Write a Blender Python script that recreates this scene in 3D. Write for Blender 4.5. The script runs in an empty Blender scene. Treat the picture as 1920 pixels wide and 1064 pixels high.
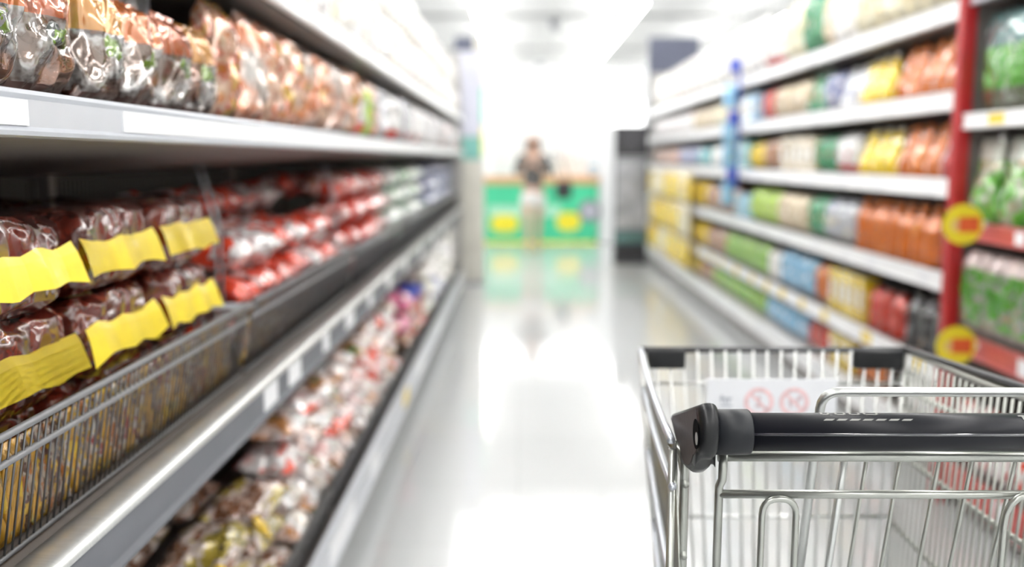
import bpy, bmesh, math, random
from mathutils import Vector, Matrix, noise as mnoise
R = random.Random(11)
PI = math.pi
sc = bpy.context.scene
C = sc.collection

# ------------------------------------------------------------------ camera, world, exposure
F_PX = 1741.0
cam_d = bpy.data.cameras.new('camera')
cam = bpy.data.objects.new('camera', cam_d)
C.objects.link(cam)
cam_d.sensor_width = 36.0
cam_d.lens = 36.0 * F_PX / 1920.0
cam.location = (0, 0, 1.3)
cam.rotation_euler = (PI / 2 - math.atan(236 / F_PX), 0, math.atan(12 / F_PX))
cam_d.dof.use_dof = True
cam_d.dof.focus_distance = 1.06
cam_d.dof.aperture_fstop = 1.9
cam_d.clip_start = 0.02
cam_d.clip_end = 100
sc.camera = cam
w = bpy.data.worlds.new('shop_air'); sc.world = w
w.use_nodes = True
w.node_tree.nodes['Background'].inputs[0].default_value = (0.9, 0.93, 1.0, 1)
w.node_tree.nodes['Background'].inputs[1].default_value = 0.3
sc.view_settings.view_transform = 'Standard'
sc.view_settings.look = 'None'
sc.view_settings.gamma = 1.0
sc.view_settings.use_curve_mapping = False
sc.view_settings.exposure = 0.18
LAMP = 32.0            # strength of the ceiling tubes
LIGHTBOX = 3.0
PANEL = 4.1
try:
    sc.cycles.sample_clamp_indirect = 6.0
    sc.cycles.caustics_reflective = False
    sc.cycles.caustics_refractive = False
except Exception:
    pass

# ------------------------------------------------------------------ materials
MATS = {}
def new_mat(key):
    m = bpy.data.materials.new(key); m.use_nodes = True
    MATS[key] = m
    return m, m.node_tree.nodes, m.node_tree.links, m.node_tree.nodes['Principled BSDF']

def c4(c): return (c[0], c[1], c[2], 1.0)

def plain(key, col, rough=0.5, metal=0.0, spec=0.5, vary=0.06, scale=18.0, bump=0.0, coat=0.0, stretch=(1, 1, 1)):
    """one colour with a slight procedural mottling"""
    if key in MATS: return MATS[key]
    m, n, l, b = new_mat(key)
    tc = n.new('ShaderNodeTexCoord')
    mp = n.new('ShaderNodeMapping'); mp.inputs['Scale'].default_value = stretch
    l.new(tc.outputs['Object'], mp.inputs['Vector'])
    no = n.new('ShaderNodeTexNoise'); no.inputs['Scale'].default_value = scale; no.inputs['Detail'].default_value = 3
    l.new(mp.outputs[0], no.inputs['Vector'])
    r = n.new('ShaderNodeValToRGB')
    r.color_ramp.elements[0].position = 0.3; r.color_ramp.elements[1].position = 0.7
    r.color_ramp.elements[0].color = c4([max(0, x * (1 - vary)) for x in col])
    r.color_ramp.elements[1].color = c4([min(1, x * (1 + vary)) for x in col])
    l.new(no.outputs['Fac'], r.inputs[0]); l.new(r.outputs[0], b.inputs['Base Color'])
    b.inputs['Roughness'].default_value = rough; b.inputs['Metallic'].default_value = metal
    b.inputs['Specular IOR Level'].default_value = spec
    b.inputs['Coat Weight'].default_value = coat; b.inputs['Coat Roughness'].default_value = 0.08
    if bump:
        bp = n.new('ShaderNodeBump'); bp.inputs['Strength'].default_value = bump; bp.inputs['Distance'].default_value = 0.004
        l.new(no.outputs['Fac'], bp.inputs['Height']); l.new(bp.outputs[0], b.inputs['Normal'])
    return m

def film(key, cols, scale=14.0, rough=0.22, crinkle=0.55, cr_scale=26.0, top=None, bottom=None, tf=0.8, bf=0.2, stretch=(1, 1, 1), metal=0.22, wrinkle=(1, 1, 1), coat_ior=1.75, soft=False):
    """printed shiny wrapping film: patches of the given colours, an optional band at the top and the foot, crinkled surface"""
    if key in MATS: return MATS[key]
    m, n, l, b = new_mat(key)
    tc = n.new('ShaderNodeTexCoord'); oi = n.new('ShaderNodeObjectInfo')
    mu = n.new('ShaderNodeMath'); mu.operation = 'MULTIPLY'; mu.inputs[1].default_value = 37.0
    l.new(oi.outputs['Random'], mu.inputs[0])
    ad = n.new('ShaderNodeVectorMath'); ad.operation = 'ADD'
    l.new(tc.outputs['Object'], ad.inputs[0]); l.new(mu.outputs[0], ad.inputs[1])
    mp = n.new('ShaderNodeMapping'); mp.inputs['Scale'].default_value = stretch
    l.new(ad.outputs[0], mp.inputs['Vector'])
    no = n.new('ShaderNodeTexNoise'); no.inputs['Scale'].default_value = scale * 1.5; no.inputs['Detail'].default_value = 4.0; no.inputs['Roughness'].default_value = 0.62
    l.new(mp.outputs[0], no.inputs['Vector'])
    r = n.new('ShaderNodeValToRGB'); r.color_ramp.interpolation = 'LINEAR' if soft else 'CONSTANT'
    k = len(cols)
    els = r.color_ramp.elements
    els[0].position = 0.0; els[0].color = c4(cols[0])
    if k > 1:
        els[1].position = 0.46 if k == 2 else 0.40; els[1].color = c4(cols[1])
        for i in range(2, k):
            e = els.new(0.40 + 0.22 * (i - 1) / max(1, k - 2)); e.color = c4(cols[i])
    else:
        els[1].position = 1.0; els[1].color = c4(cols[0])
    l.new(no.outputs['Fac'], r.inputs[0])
    out = r.outputs[0]
    if top or bottom:
        sx = n.new('ShaderNodeSeparateXYZ'); l.new(tc.outputs['Generated'], sx.inputs[0])
        for colr, fr, op in ((top, tf, 'GREATER_THAN'), (bottom, bf, 'LESS_THAN')):
            if not colr: continue
            th = n.new('ShaderNodeMath'); th.operation = op; th.inputs[1].default_value = fr
            l.new(sx.outputs['Z'], th.inputs[0])
            mx = n.new('ShaderNodeMix'); mx.data_type = 'RGBA'
            l.new(th.outputs[0], mx.inputs[0]); l.new(out, mx.inputs[6]); mx.inputs[7].default_value = c4(colr)
            out = mx.outputs[2]
    l.new(out, b.inputs['Base Color'])
    b.inputs['Roughness'].default_value = rough; b.inputs['Metallic'].default_value = metal
    b.inputs['Specular IOR Level'].default_value = 0.25
    b.inputs['Coat Weight'].default_value = 1.0; b.inputs['Coat Roughness'].default_value = 0.09; b.inputs['Coat IOR'].default_value = coat_ior
    n2 = n.new('ShaderNodeTexNoise'); n2.inputs['Scale'].default_value = cr_scale * 0.6; n2.inputs['Detail'].default_value = 0.6
    n2.inputs['Distortion'].default_value = 0.8
    mp2 = n.new('ShaderNodeMapping'); mp2.inputs['Scale'].default_value = wrinkle
    l.new(ad.outputs[0], mp2.inputs['Vector']); l.new(mp2.outputs[0], n2.inputs['Vector'])
    bp = n.new('ShaderNodeBump'); bp.inputs['Strength'].default_value = crinkle; bp.inputs['Distance'].default_value = 0.06
    l.new(n2.outputs['Fac'], bp.inputs['Height'])
    l.new(bp.outputs[0], b.inputs['Normal']); l.new(bp.outputs[0], b.inputs['Coat Normal'])
    return m

def glow(key, col, strength):
    if key in MATS: return MATS[key]
    m, n, l, b = new_mat(key)
    b.inputs['Base Color'].default_value = (0.9, 0.9, 0.9, 1)
    b.inputs['Emission Color'].default_value = c4(col); b.inputs['Emission Strength'].default_value = strength
    return m

M_floor, n, l, b = new_mat('glossy_floor_tiles')
tc = n.new('ShaderNodeTexCoord')
br = n.new('ShaderNodeTexBrick'); br.offset = 0.0
br.inputs['Color1'].default_value = (0.56, 0.575, 0.58, 1); br.inputs['Color2'].default_value = (0.545, 0.56, 0.565, 1)
br.inputs['Mortar'].default_value = (0.42, 0.43, 0.43, 1)
br.inputs['Scale'].default_value = 1.0; br.inputs['Mortar Size'].default_value = 0.002
br.inputs['Brick Width'].default_value = 0.6; br.inputs['Row Height'].default_value = 0.6
l.new(tc.outputs['Object'], br.inputs['Vector']); l.new(br.outputs[0], b.inputs['Base Color'])
no = n.new('ShaderNodeTexNoise'); no.inputs['Scale'].default_value = 1.3; no.inputs['Detail'].default_value = 2
l.new(tc.outputs['Object'], no.inputs['Vector'])
mr = n.new('ShaderNodeMapRange'); mr.inputs['To Min'].default_value = 0.05; mr.inputs['To Max'].default_value = 0.12
l.new(no.outputs['Fac'], mr.inputs['Value']); l.new(mr.outputs[0], b.inputs['Roughness'])
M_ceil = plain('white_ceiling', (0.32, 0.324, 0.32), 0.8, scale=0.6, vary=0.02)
M_wall = plain('white_wall_paint', (0.84, 0.85, 0.85), 0.75, scale=2, vary=0.02)
M_beam = plain('ceiling_beam_paint', (0.27, 0.274, 0.27), 0.7, scale=2, vary=0.03)
M_lampcase = plain('lamp_housing', (0.85, 0.85, 0.85), 0.4)
M_tube = glow('lamp_tube', (1.0, 0.985, 0.96), LAMP)
M_box = glow('backlit_white_panel', (1, 1, 1), LIGHTBOX)
M_steel = plain('galvanised_wire', (0.44, 0.45, 0.42), 0.30, 0.85, vary=0.05, scale=40)
M_chrome = plain('bright_zinc_wire', (0.66, 0.67, 0.66), 0.28, 0.85, vary=0.03, scale=40)
M_bluesteel = plain('zinc_rail', (0.70, 0.73, 0.80), 0.3, 0.75, vary=0.03, scale=30)
M_blackpl = plain('black_plastic', (0.008, 0.0085, 0.010), 0.32, spec=0.35, vary=0.12, scale=60, bump=0.05)
M_capface = plain('brownish_black_plastic', (0.062, 0.050, 0.050), 0.5, spec=0.25, vary=0.1, scale=80, bump=0.08)
M_handle = plain('dark_handle_sleeve', (0.007, 0.0075, 0.011), 0.35, spec=0.25, vary=0.08, scale=30)
M_print = plain('pale_grey_print', (0.20, 0.20, 0.19), 0.5)
M_collar = plain('dark_grey_plastic', (0.014, 0.0155, 0.019), 0.42, spec=0.3, vary=0.08, scale=60)
M_rubber = plain('grey_rubber', (0.10, 0.10, 0.10), 0.7)
M_white = plain('white_enamel', (0.85, 0.86, 0.87), 0.35, vary=0.03)
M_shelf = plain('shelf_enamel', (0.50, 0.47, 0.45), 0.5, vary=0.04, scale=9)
M_shelfdk = plain('shade_darkened_shelf', (0.17, 0.15, 0.14), 0.5, vary=0.05, scale=9)  # grey shelf metal made darker, the dim light under the shelves put into its colour
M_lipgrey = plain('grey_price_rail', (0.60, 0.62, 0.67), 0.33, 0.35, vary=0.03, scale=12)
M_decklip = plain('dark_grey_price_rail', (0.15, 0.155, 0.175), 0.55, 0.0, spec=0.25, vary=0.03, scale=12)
M_lipwhite = plain('white_price_rail', (0.95, 0.955, 0.965), 0.3, vary=0.02, scale=12)
M_brushed = plain('brushed_shelf_edge', (0.66, 0.66, 0.65), 0.34, 0.6, vary=0.07, scale=30, stretch=(1, 12, 1))
M_darkback = plain('dark_back_panel', (0.035, 0.031, 0.03), 0.6, vary=0.45, scale=9, stretch=(1, 10, 0.1))
M_lightback = plain('pale_back_panel', (0.45, 0.44, 0.43), 0.6, vary=0.1, scale=6)
M_wire = plain('dull_grey_wire', (0.12, 0.12, 0.125), 0.42, 0.6, vary=0.05)
M_red = plain('red_enamel', (0.42, 0.018, 0.022), 0.35, vary=0.08, scale=10)
M_redlip = plain('red_price_rail', (0.50, 0.09, 0.08), 0.35, vary=0.08, scale=20)
M_tag = plain('white_price_card', (0.88, 0.89, 0.92), 0.4, vary=0.02)
M_tagy = plain('yellow_price_card', (0.85, 0.62, 0.06), 0.4, vary=0.05)
M_yflag = plain('yellow_flag_card', (0.80, 0.66, 0.03), 0.4, vary=0.04)
M_rflag = plain('red_flag_card', (0.66, 0.11, 0.03), 0.4, vary=0.15, scale=60)
M_yband = plain('yellow_wrapper_flap', (0.97, 0.75, 0.05), 0.4, vary=0.07, scale=30, bump=0.25, coat=0.15)
M_navy = plain('dark_navy_board', (0.10, 0.11, 0.16), 0.5)
M_lav = plain('lavender_board', (0.62, 0.63, 0.74), 0.5, vary=0.05, scale=3)
M_teal = plain('teal_board', (0.22, 0.52, 0.47), 0.5, vary=0.15, scale=5)
M_green = plain('green_counter', (0.07, 0.62, 0.33), 0.45, vary=0.04, scale=4)
M_mint = plain('mint_stripe', (0.45, 0.80, 0.60), 0.45, vary=0.1, scale=12)
M_wood = plain('orange_wood', (0.70, 0.42, 0.20), 0.45, vary=0.2, scale=6, stretch=(0.3, 5, 5))
M_ysign = plain('yellow_sign', (0.88, 0.78, 0.04), 0.45, vary=0.03)
M_grey = plain('grey_sign', (0.30, 0.30, 0.33), 0.5, vary=0.2, scale=30)
M_blackboard = plain('black_board', (0.030, 0.030, 0.036), 0.5, vary=0.1)
M_poster = plain('grey_poster', (0.36, 0.37, 0.40), 0.45, vary=0.55, scale=4)
M_bluepl = plain('blue_plastic', (0.05, 0.09, 0.50), 0.35)
M_skin = plain('skin', (0.62, 0.40, 0.30), 0.5, vary=0.06, scale=20)
M_hair = plain('dark_hair', (0.07, 0.065, 0.065), 0.45, vary=0.3, scale=60, stretch=(8, 8, 1))
M_top = plain('grey_top_cloth', (0.13, 0.125, 0.12), 0.8, vary=0.15, scale=40)
M_short = plain('white_cloth', (0.82, 0.82, 0.80), 0.8, vary=0.04)
M_shoe = plain('tan_shoe', (0.55, 0.36, 0.24), 0.6)
M_bag = plain('black_leather', (0.025, 0.025, 0.028), 0.4)
M_cap = plain('white_cap_plastic', (0.8, 0.8, 0.8), 0.35)
M_label = plain('pale_label', (0.75, 0.74, 0.70), 0.4, vary=0.25, scale=45)
M_ring = plain('pale_red_ring', (0.80, 0.56, 0.58), 0.5, vary=0.2, scale=90)
M_sign = plain('white_sign_plate', (0.82, 0.83, 0.87), 0.4, vary=0.02)
M_clear = film('clear_bag_film', [(0.14, 0.06, 0.035), (0.26, 0.24, 0.23), (0.42, 0.41, 0.40), (0.06, 0.06, 0.06), (0.26, 0.10, 0.05), (0.30, 0.33, 0.05)], scale=10, rough=0.15, crinkle=1.0, cr_scale=34, wrinkle=(1, 1, 0.4), coat_ior=2.2, soft=True, metal=0.4, bottom=(0.13, 0.045, 0.03), bf=0.13)

# ------------------------------------------------------------------ mesh helpers
def obj(name, bm, mat, parent=None, smooth=True, loc=None):
    me = bpy.data.meshes.new(name)
    bmesh.ops.recalc_face_normals(bm, faces=bm.faces)
    bm.to_mesh(me); bm.free()
    if smooth:
        for p in me.polygons: p.use_smooth = True
    if isinstance(mat, (list, tuple)):
        for m in mat: me.materials.append(m)
    else: me.materials.append(mat)
    o = bpy.data.objects.new(name, me); C.objects.link(o)
    if parent is not None: o.parent = parent
    if loc: o.location = loc
    return o

def empty(name, loc=(0, 0, 0), rotz=0.0):
    o = bpy.data.objects.new(name, None); o.empty_display_size = 0.05; C.objects.link(o)
    o.location = loc; o.rotation_euler = (0, 0, rotz)
    return o

def tag(o, label, cat, group=None):
    o['label'] = label; o['category'] = cat
    if group: o['group'] = group
    return o

def struct(o):
    o['kind'] = 'structure'; return o

def B(): return bmesh.new()

def box(bm, x0, x1, y0, y1, z0, z1, bev=0.0, mi=0):
    vs = [bm.verts.new(p) for p in ((x0,y0,z0),(x1,y0,z0),(x1,y1,z0),(x0,y1,z0),(x0,y0,z1),(x1,y0,z1),(x1,y1,z1),(x0,y1,z1))]
    fs = [bm.faces.new([vs[i] for i in q]) for q in ((0,3,2,1),(4,5,6,7),(0,1,5,4),(1,2,6,5),(2,3,7,6),(3,0,4,7))]
    for f in fs: f.material_index = mi
    if bev > 0:
        es = set(e for f in fs for e in f.edges)
        bmesh.ops.bevel(bm, geom=list(es), offset=bev, segments=2, affect='EDGES', profile=0.5)
    return bm

def fillet(pts, r, k=5):
    """round the inner corners of a polyline"""
    P = [Vector(p) for p in pts]; out = [P[0]]
    for i in range(1, len(P) - 1):
        a, b_, c = P[i-1], P[i], P[i+1]
        d1 = (a - b_); d2 = (c - b_)
        rr = min(r, d1.length * 0.49, d2.length * 0.49)
        p1 = b_ + d1.normalized() * rr; p2 = b_ + d2.normalized() * rr
        for j in range(k + 1):
            t = j / k
            out.append(p1 * (1-t)**2 + b_ * 2*t*(1-t) + p2 * t*t)
    out.append(P[-1])
    return out

def tube(bm, pts, r, n=8, round_=0.0, cap=True):
    P = fillet(pts, round_) if round_ else [Vector(p) for p in pts]
    t0 = (P[1] - P[0]).normalized()
    up = Vector((0, 0, 1)) if abs(t0.z) < 0.9 else Vector((1, 0, 0))
    nrm = t0.cross(up).normalized()
    rings = []
    for i, p in enumerate(P):
        if i == 0: t = (P[1] - P[0])
        elif i == len(P) - 1: t = (P[-1] - P[-2])
        else: t = (P[i+1] - P[i]).normalized() + (P[i] - P[i-1]).normalized()
        t.normalize()
        nrm = (nrm - t * nrm.dot(t)).normalized()
        bn = t.cross(nrm)
        rings.append([bm.verts.new(p + nrm * (r * math.cos(2*PI*k/n)) + bn * (r * math.sin(2*PI*k/n))) for k in range(n)])
    for a, b_ in zip(rings, rings[1:]):
        for k in range(n):
            bm.faces.new((a[k], a[(k+1) % n], b_[(k+1) % n], b_[k]))
    if cap:
        bm.faces.new(list(reversed(rings[0]))); bm.faces.new(rings[-1])
    return bm

def lathe(bm, prof, n=16, sx=1.0, sy=1.0, cx=0, cy=0):
    """prof: (radius, z)"""
    rings = []
    for r, z in prof:
        rings.append([bm.verts.new((cx + sx*r*math.cos(2*PI*k/n), cy + sy*r*math.sin(2*PI*k/n), z)) for k in range(n)])
    for a, b_ in zip(rings, rings[1:]):
        for k in range(n): bm.faces.new((a[k], a[(k+1) % n], b_[(k+1) % n], b_[k]))
    bm.faces.new(list(reversed(rings[0]))); bm.faces.new(rings[-1])
    return bm

def extrude_poly(bm, poly, d, bev=0.0, mi=0):
    """poly of 3-D points, extruded by vector d"""
    a = [bm.verts.new(p) for p in poly]; b_ = [bm.verts.new(Vector(p) + Vector(d)) for p in poly]
    k = len(a)
    fs = [bm.faces.new(a), bm.faces.new(list(reversed(b_)))]
    for i in range(k): fs.append(bm.faces.new((a[i], b_[i], b_[(i+1) % k], a[(i+1) % k])))
    for f in fs: f.material_index = mi
    if bev:
        es = set(e for f in fs for e in f.edges)
        bmesh.ops.bevel(bm, geom=list(es), offset=bev, segments=3, affect='EDGES', profile=0.5)
    return bm

def shift(bm, v):
    bmesh.ops.translate(bm, verts=bm.verts, vec=Vector(v)); return bm

def disc(bm, c, r, axis='y', n=24, th=0.002, mi=0):
    pts = []
    for k in range(n):
        a = 2*PI*k/n
        if axis == 'y': pts.append((c[0] + r*math.cos(a), c[1], c[2] + r*math.sin(a)))
        elif axis == 'x': pts.append((c[0], c[1] + r*math.cos(a), c[2] + r*math.sin(a)))
        else: pts.append((c[0] + r*math.cos(a), c[1] + r*math.sin(a), c[2]))
    d = {'y': (0, th, 0), 'x': (th, 0, 0), 'z': (0, 0, th)}[axis]
    return extrude_poly(bm, pts, d, mi=mi)

def ring(bm, c, r1, r2, th, n=28, axis='y'):
    vs = []
    for k in range(n):
        a = 2*PI*k/n; q = []
        for r, t in ((r1, 0), (r2, 0), (r2, th), (r1, th)):
            if axis == 'y': q.append(bm.verts.new((c[0] + r*math.cos(a), c[1] + t, c[2] + r*math.sin(a))))
            else: q.append(bm.verts.new((c[0] + t, c[1] + r*math.cos(a), c[2] + r*math.sin(a))))
        vs.append(q)
    for k in range(n):
        a, b_ = vs[k], vs[(k+1) % n]
        for i in range(4): bm.faces.new((a[i], b_[i], b_[(i+1) % 4], a[(i+1) % 4]))
    return bm

# ------------------------------------------------------------------ the room
HC = 5.1
bm = B(); box(bm, -7, 9, -5, 39, -0.12, 0.0); struct(obj('floor', bm, M_floor, smooth=False))
bm = B(); box(bm, -7, 9, -5, 39, HC, HC + 0.16); struct(obj('ceiling', bm, M_ceil, smooth=False))
bm = B(); box(bm, -7.15, -7, -5, 39, -0.12, HC + 0.16); struct(obj('wall_left', bm, M_wall, smooth=False))
bm = B(); box(bm, 9, 9.15, -5, 39, -0.12, HC + 0.16); struct(obj('wall_right', bm, M_wall, smooth=False))
bm = B(); box(bm, -7, 9, 39, 39.15, -0.12, HC + 0.16); struct(obj('wall_far', bm, M_wall, smooth=False))
bm = B(); box(bm, -7, 9, -5.15, -5, -0.12, HC + 0.16); struct(obj('wall_back', bm, M_wall, smooth=False))
for i, y in enumerate((20.0, 25.5, 33.0)):
    bm = B(); box(bm, -7, 9, y, y + 0.5, HC - 0.10, HC); struct(obj('trim_%d' % (i + 1), bm, M_beam, smooth=False))

ORD = ('zeroth first second third fourth fifth sixth seventh eighth ninth tenth eleventh twelfth thirteenth fourteenth fifteenth sixteenth '
       'seventeenth eighteenth nineteenth').split()
TENS = ['', '', 'twenty', 'thirty', 'forty', 'fifty', 'sixty', 'seventy', 'eighty', 'ninety']
TENTH = ['', '', 'twentieth', 'thirtieth', 'fortieth', 'fiftieth', 'sixtieth', 'seventieth', 'eightieth', 'ninetieth']
def ordn(i):
    if i < 20: return ORD[i]
    if i % 10 == 0: return TENTH[i // 10]
    return TENS[i // 10] + '-' + ORD[i % 10]

def copy_tree(o, parent=None):
    c = o.copy(); C.objects.link(c)
    if parent is not None: c.parent = parent
    for ch in o.children: copy_tree(ch, c)
    return c

# ceiling lamps: long fixtures in rows along the aisle
def lamp_proto():
    r = empty('ceiling_light')
    bm = B(); box(bm, -0.05, 0.05, -1.46, 1.46, 0.0, 0.05, bev=0.008); obj('housing', bm, M_lampcase, r, smooth=False)
    for yy in (-1.1, 1.1):
        bm = B(); tube(bm, [(0, yy, 0.05), (0, yy, HC - 4.16)], 0.006, n=6); obj('hanger_rod', bm, M_lampcase, r)
    for s in (-1, 1):
        bm = B(); tube(bm, [(s*0.075, -1.42, 0.005), (s*0.075, 1.42, 0.005)], 0.04, n=8); obj('lamp_tube', bm, M_tube, r)
    return r
lp = lamp_proto(); first = True
rows_l = ((-0.77, 'over the basket shelving'), (2.28, 'over the white shelving'), (-4.2, 'behind the basket shelving'), (5.6, 'behind the white shelving'))
for rx, where in rows_l:
    n_f = 0
    for y in [-3.2 + 3.0*k for k in range(5)] + [19.3 + 2.94*k for k in range(7)]:
        n_f += 1
        o = lp if first else copy_tree(lp); first = False
        o.location = (rx, y, 4.16)
        tag(o, 'tube ceiling light in the row %s, %s from far wall' % (where, ordn(13 - n_f)), 'ceiling light', 'ceiling light rows')
k = 0
for y in (11.6, 12.8, 14.0):
    for x, wd_ in ((-0.40, 'beside the basket shelving'), (0.76, 'in the middle of the aisle'), (1.92, 'beside the white shelving')):
        k += 1
        r = empty('ceiling_panel_light', (x, y, 4.29))
        bm = B(); box(bm, -0.56, 0.56, -0.58, 0.58, 0.0, 0.06, bev=0.01); obj('housing', bm, M_lampcase, r, smooth=False)
        for hx in (-0.45, 0.45):
            bm = B(); tube(bm, [(hx, 0, 0.05), (hx, 0, HC - 4.29)], 0.006, n=6); obj('hanger_rod', bm, M_lampcase, r)
        bm = B(); box(bm, -0.53, 0.53, -0.55, 0.55, -0.012, 0.0); obj('diffuser', bm, glow('panel_diffuser', (1, 0.99, 0.97), PANEL), r, smooth=False)
        tag(r, 'square ceiling light panel %s, %s crossing row' % (wd_, ordn(1 + (k - 1)//3)), 'ceiling light', 'square ceiling panels')
for k, (x, y, z) in enumerate(((0.72, 19.2, 3.96), (0.62, 27.5, 3.98))):
    r = empty('ceiling_speaker', (x, y, z))
    bm = B(); box(bm, -0.13, 0.13, -0.10, 0.10, -0.13, 0.13, bev=0.015); obj('speaker_case', bm, plain('speaker_grey', (0.45, 0.46, 0.47), 0.5), r)
    bm = B(); disc(bm, (0, -0.103, 0), 0.08, th=0.004); obj('grille', bm, M_grey, r)
    bm = B(); tube(bm, [(0, 0, 0.13), (0, 0, HC - z)], 0.012); obj('drop_rod', bm, M_steel, r)
    tag(r, ('grey box speaker hanging from the ceiling before the first beam', 'small grey box speaker hanging from the ceiling deep in the shop')[k], 'speaker')

# ------------------------------------------------------------------ product builders (local: faces -y, stands on z = 0)
PR = {}
def seg_noise(u, v, s): return math.sin(7*u + s) * math.cos(5*v + 2*s) * 0.5 + math.sin(13*v + 3*s + 4*u) * 0.3

def bag_bm(wd, h, d, seed=0, nx=14, nz=14, seal=0.08, sag=0.0, crk=0.0):
    """upright pillow bag with flat crimped seals at top and foot"""
    bm = B(); rows = []
    for side in (-1, 1):
        g = []
        for j in range(nz + 1):
            v = -1 + 2*j/nz; rr = []
            inn = max(0.0, 1 - (abs(v) / (1 - seal))**3) if abs(v) < 1 - seal else 0.0
            for i in range(nx + 1):
                u = -1 + 2*i/nx
                th = (d/2) * (inn**0.55) * (max(0, 1 - abs(u)**3)**0.6) * (1 + 0.16*seg_noise(u, v, seed + side))
                if crk and inn > 0:
                    p_ = Vector((wd*u*16 + seed*9, h*v*7, side*5.0 + seed))
                    th += crk * min(1.0, 4*inn) * (1 - u*u) * (abs(mnoise.noise(p_)) * 2.6 - 0.6 + 0.5*mnoise.noise(p_*2.3))
                    th = max(th, 0.001)
                wob = 0.0022 * math.sin(18*u + seed) if inn == 0 else 0
                x = wd/2 * u * (1 - 0.05 * inn * (1 - v*v)) * (1 - 0.10 * max(0.0, abs(v) - 0.6) / 0.4) + 0.002*math.sin(5*v + seed)
                rr.append(bm.verts.new((x, side * (th + 0.0008) + wob - sag * max(0, v)**2 * d, h/2 * (v + 1))))
            g.append(rr)
        for j in range(nz):
            for i in range(nx):
                q = (g[j][i], g[j][i+1], g[j+1][i+1], g[j+1][i])
                bm.faces.new(q if side < 0 else tuple(reversed(q)))
        rows.append(g)
    a, b_ = rows
    loopa = a[0] + [r[-1] for r in a[1:]] + list(reversed(a[-1][:-1])) + [r[0] for r in reversed(a[1:-1])]
    loopb = b_[0] + [r[-1] for r in b_[1:]] + list(reversed(b_[-1][:-1])) + [r[0] for r in reversed(b_[1:-1])]
    for i in range(len(loopa)):
        j = (i + 1) % len(loopa)
        bm.faces.new((loopa[i], loopb[i], loopb[j], loopa[j]))
    return bm

def pouch_bm(wd, h, d, seed=0, n=20, nz=12):
    """stand-up refill pouch: oval gusset foot, flat sealed top with rounded corners"""
    bm = B(); rings = []
    for j in range(nz + 1):
        v = j / nz
        hd = d/2 * max(0.0, 1 - v**1.8) * (0.9 + 0.25*math.sin(PI*min(1, v*1.6))) + 0.0016
        hw = wd/2 * (1.0 - 0.05*math.sin(PI*v))
        if v > 0.86: hw *= 1 - 0.10*((v - 0.86)/0.14)**2
        if j == 0: hw *= 0.93; hd *= 0.9
        rr = []
        for k in range(n):
            a = 2*PI*k/n; ca, sa = math.cos(a), math.sin(a)
            x = hw * math.copysign(abs(ca)**0.75, ca); y = hd * math.copysign(abs(sa)**0.9, sa)
            y += 0.06*d*seg_noise(ca, v*2, seed) * (1 - v) + 0.004*mnoise.noise(Vector((ca*3 + seed*5, sa*2, v*6)))
            rr.append(bm.verts.new((x, y, h*v)))
        rings.append(rr)
    for a, b_ in zip(rings, rings[1:]):
        for k in range(n): bm.faces.new((a[k], a[(k+1) % n], b_[(k+1) % n], b_[k]))
    bm.faces.new(list(reversed(rings[0]))); bm.faces.new(rings[-1])
    return bm

def bottle_bm(wd, h, d):
    bm = B()
    r = wd/2; s = d/wd
    prof = [(r*0.90, 0), (r*0.98, h*0.015), (r, h*0.05), (r*0.985, h*0.3), (r*0.93, h*0.42), (r*0.99, h*0.55), (r*0.93, h*0.66), (r*0.76, h*0.76), (r*0.45, h*0.86), (r*0.34, h*0.89), (r*0.34, h*0.90)]
    return lathe(bm, prof, 18, 1.0, s)

def bundle_bm(wd, h, d, seed=0, n=24, nz=9):
    """soft rectangular multi-pack lying flat, bulging, slightly creased between the packs inside"""
    bm = B(); rings = []
    for j in range(nz + 1):
        v = -1 + 2*j/nz
        k_ = (1 - abs(v)**5)**0.5 * 0.16 + 0.84
        if j in (0, nz): k_ = 0.80
        rr = []
        for i in range(n):
            a = 2*PI*i/n; ca, sa = math.cos(a), math.sin(a)
            e = 0.35
            x = wd/2 * math.copysign(abs(ca)**e, ca) * k_
            y = d/2 * math.copysign(abs(sa)**e, sa) * k_
            cr = 1 - 0.035*abs(math.sin(2.5*PI*x/wd*2 + seed))
            y *= cr
            z = h/2*(v + 1) + (0.004*math.sin(40*x + seed) + 0.003*math.sin(55*y + 2*seed)) * (1 if abs(v) > 0.6 else 0.4)
            rr.append(bm.verts.new((x, y, z + 0.006)))
        rings.append(rr)
    for a, b_ in zip(rings, rings[1:]):
        for k in range(n): bm.faces.new((a[k], a[(k+1) % n], b_[(k+1) % n], b_[k]))
    bm.faces.new(list(reversed(rings[0]))); bm.faces.new(rings[-1])
    return bm

def flap_bm(wd, out, drop, seed, n=20, m=4):
    """straight stiff flap of wrapper film with angular creases and a ragged free edge"""
    bm = B(); g = []
    rr_ = random.Random(seed * 7 + 1)
    kn = [rr_.uniform(-1, 1) for _ in range(7)]
    def zig(u):
        t = (u + 1) * 3; i = min(5, int(t)); f = t - i
        return kn[i]*(1 - f) + kn[i+1]*f
    for j in range(m + 1):
        t = j / m; row = []
        for i in range(n + 1):
            u = -1 + 2*i/n
            y = -out * t**0.7 * (0.85 + 0.2*zig(u))
            z = -drop * t * (0.92 + 0.12*zig(-u)) + 0.005*zig(u) * (1 - t*0.3)
            row.append(bm.verts.new((wd/2*u*(1 + 0.05*t), y, z)))
        g.append(row)
    for j in range(m):
        for i in range(n): bm.faces.new((g[j][i], g[j][i+1], g[j+1][i+1], g[j+1][i]))
    bmesh.ops.solidify(bm, geom=bm.faces[:], thickness=0.0015)
    return bm

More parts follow.
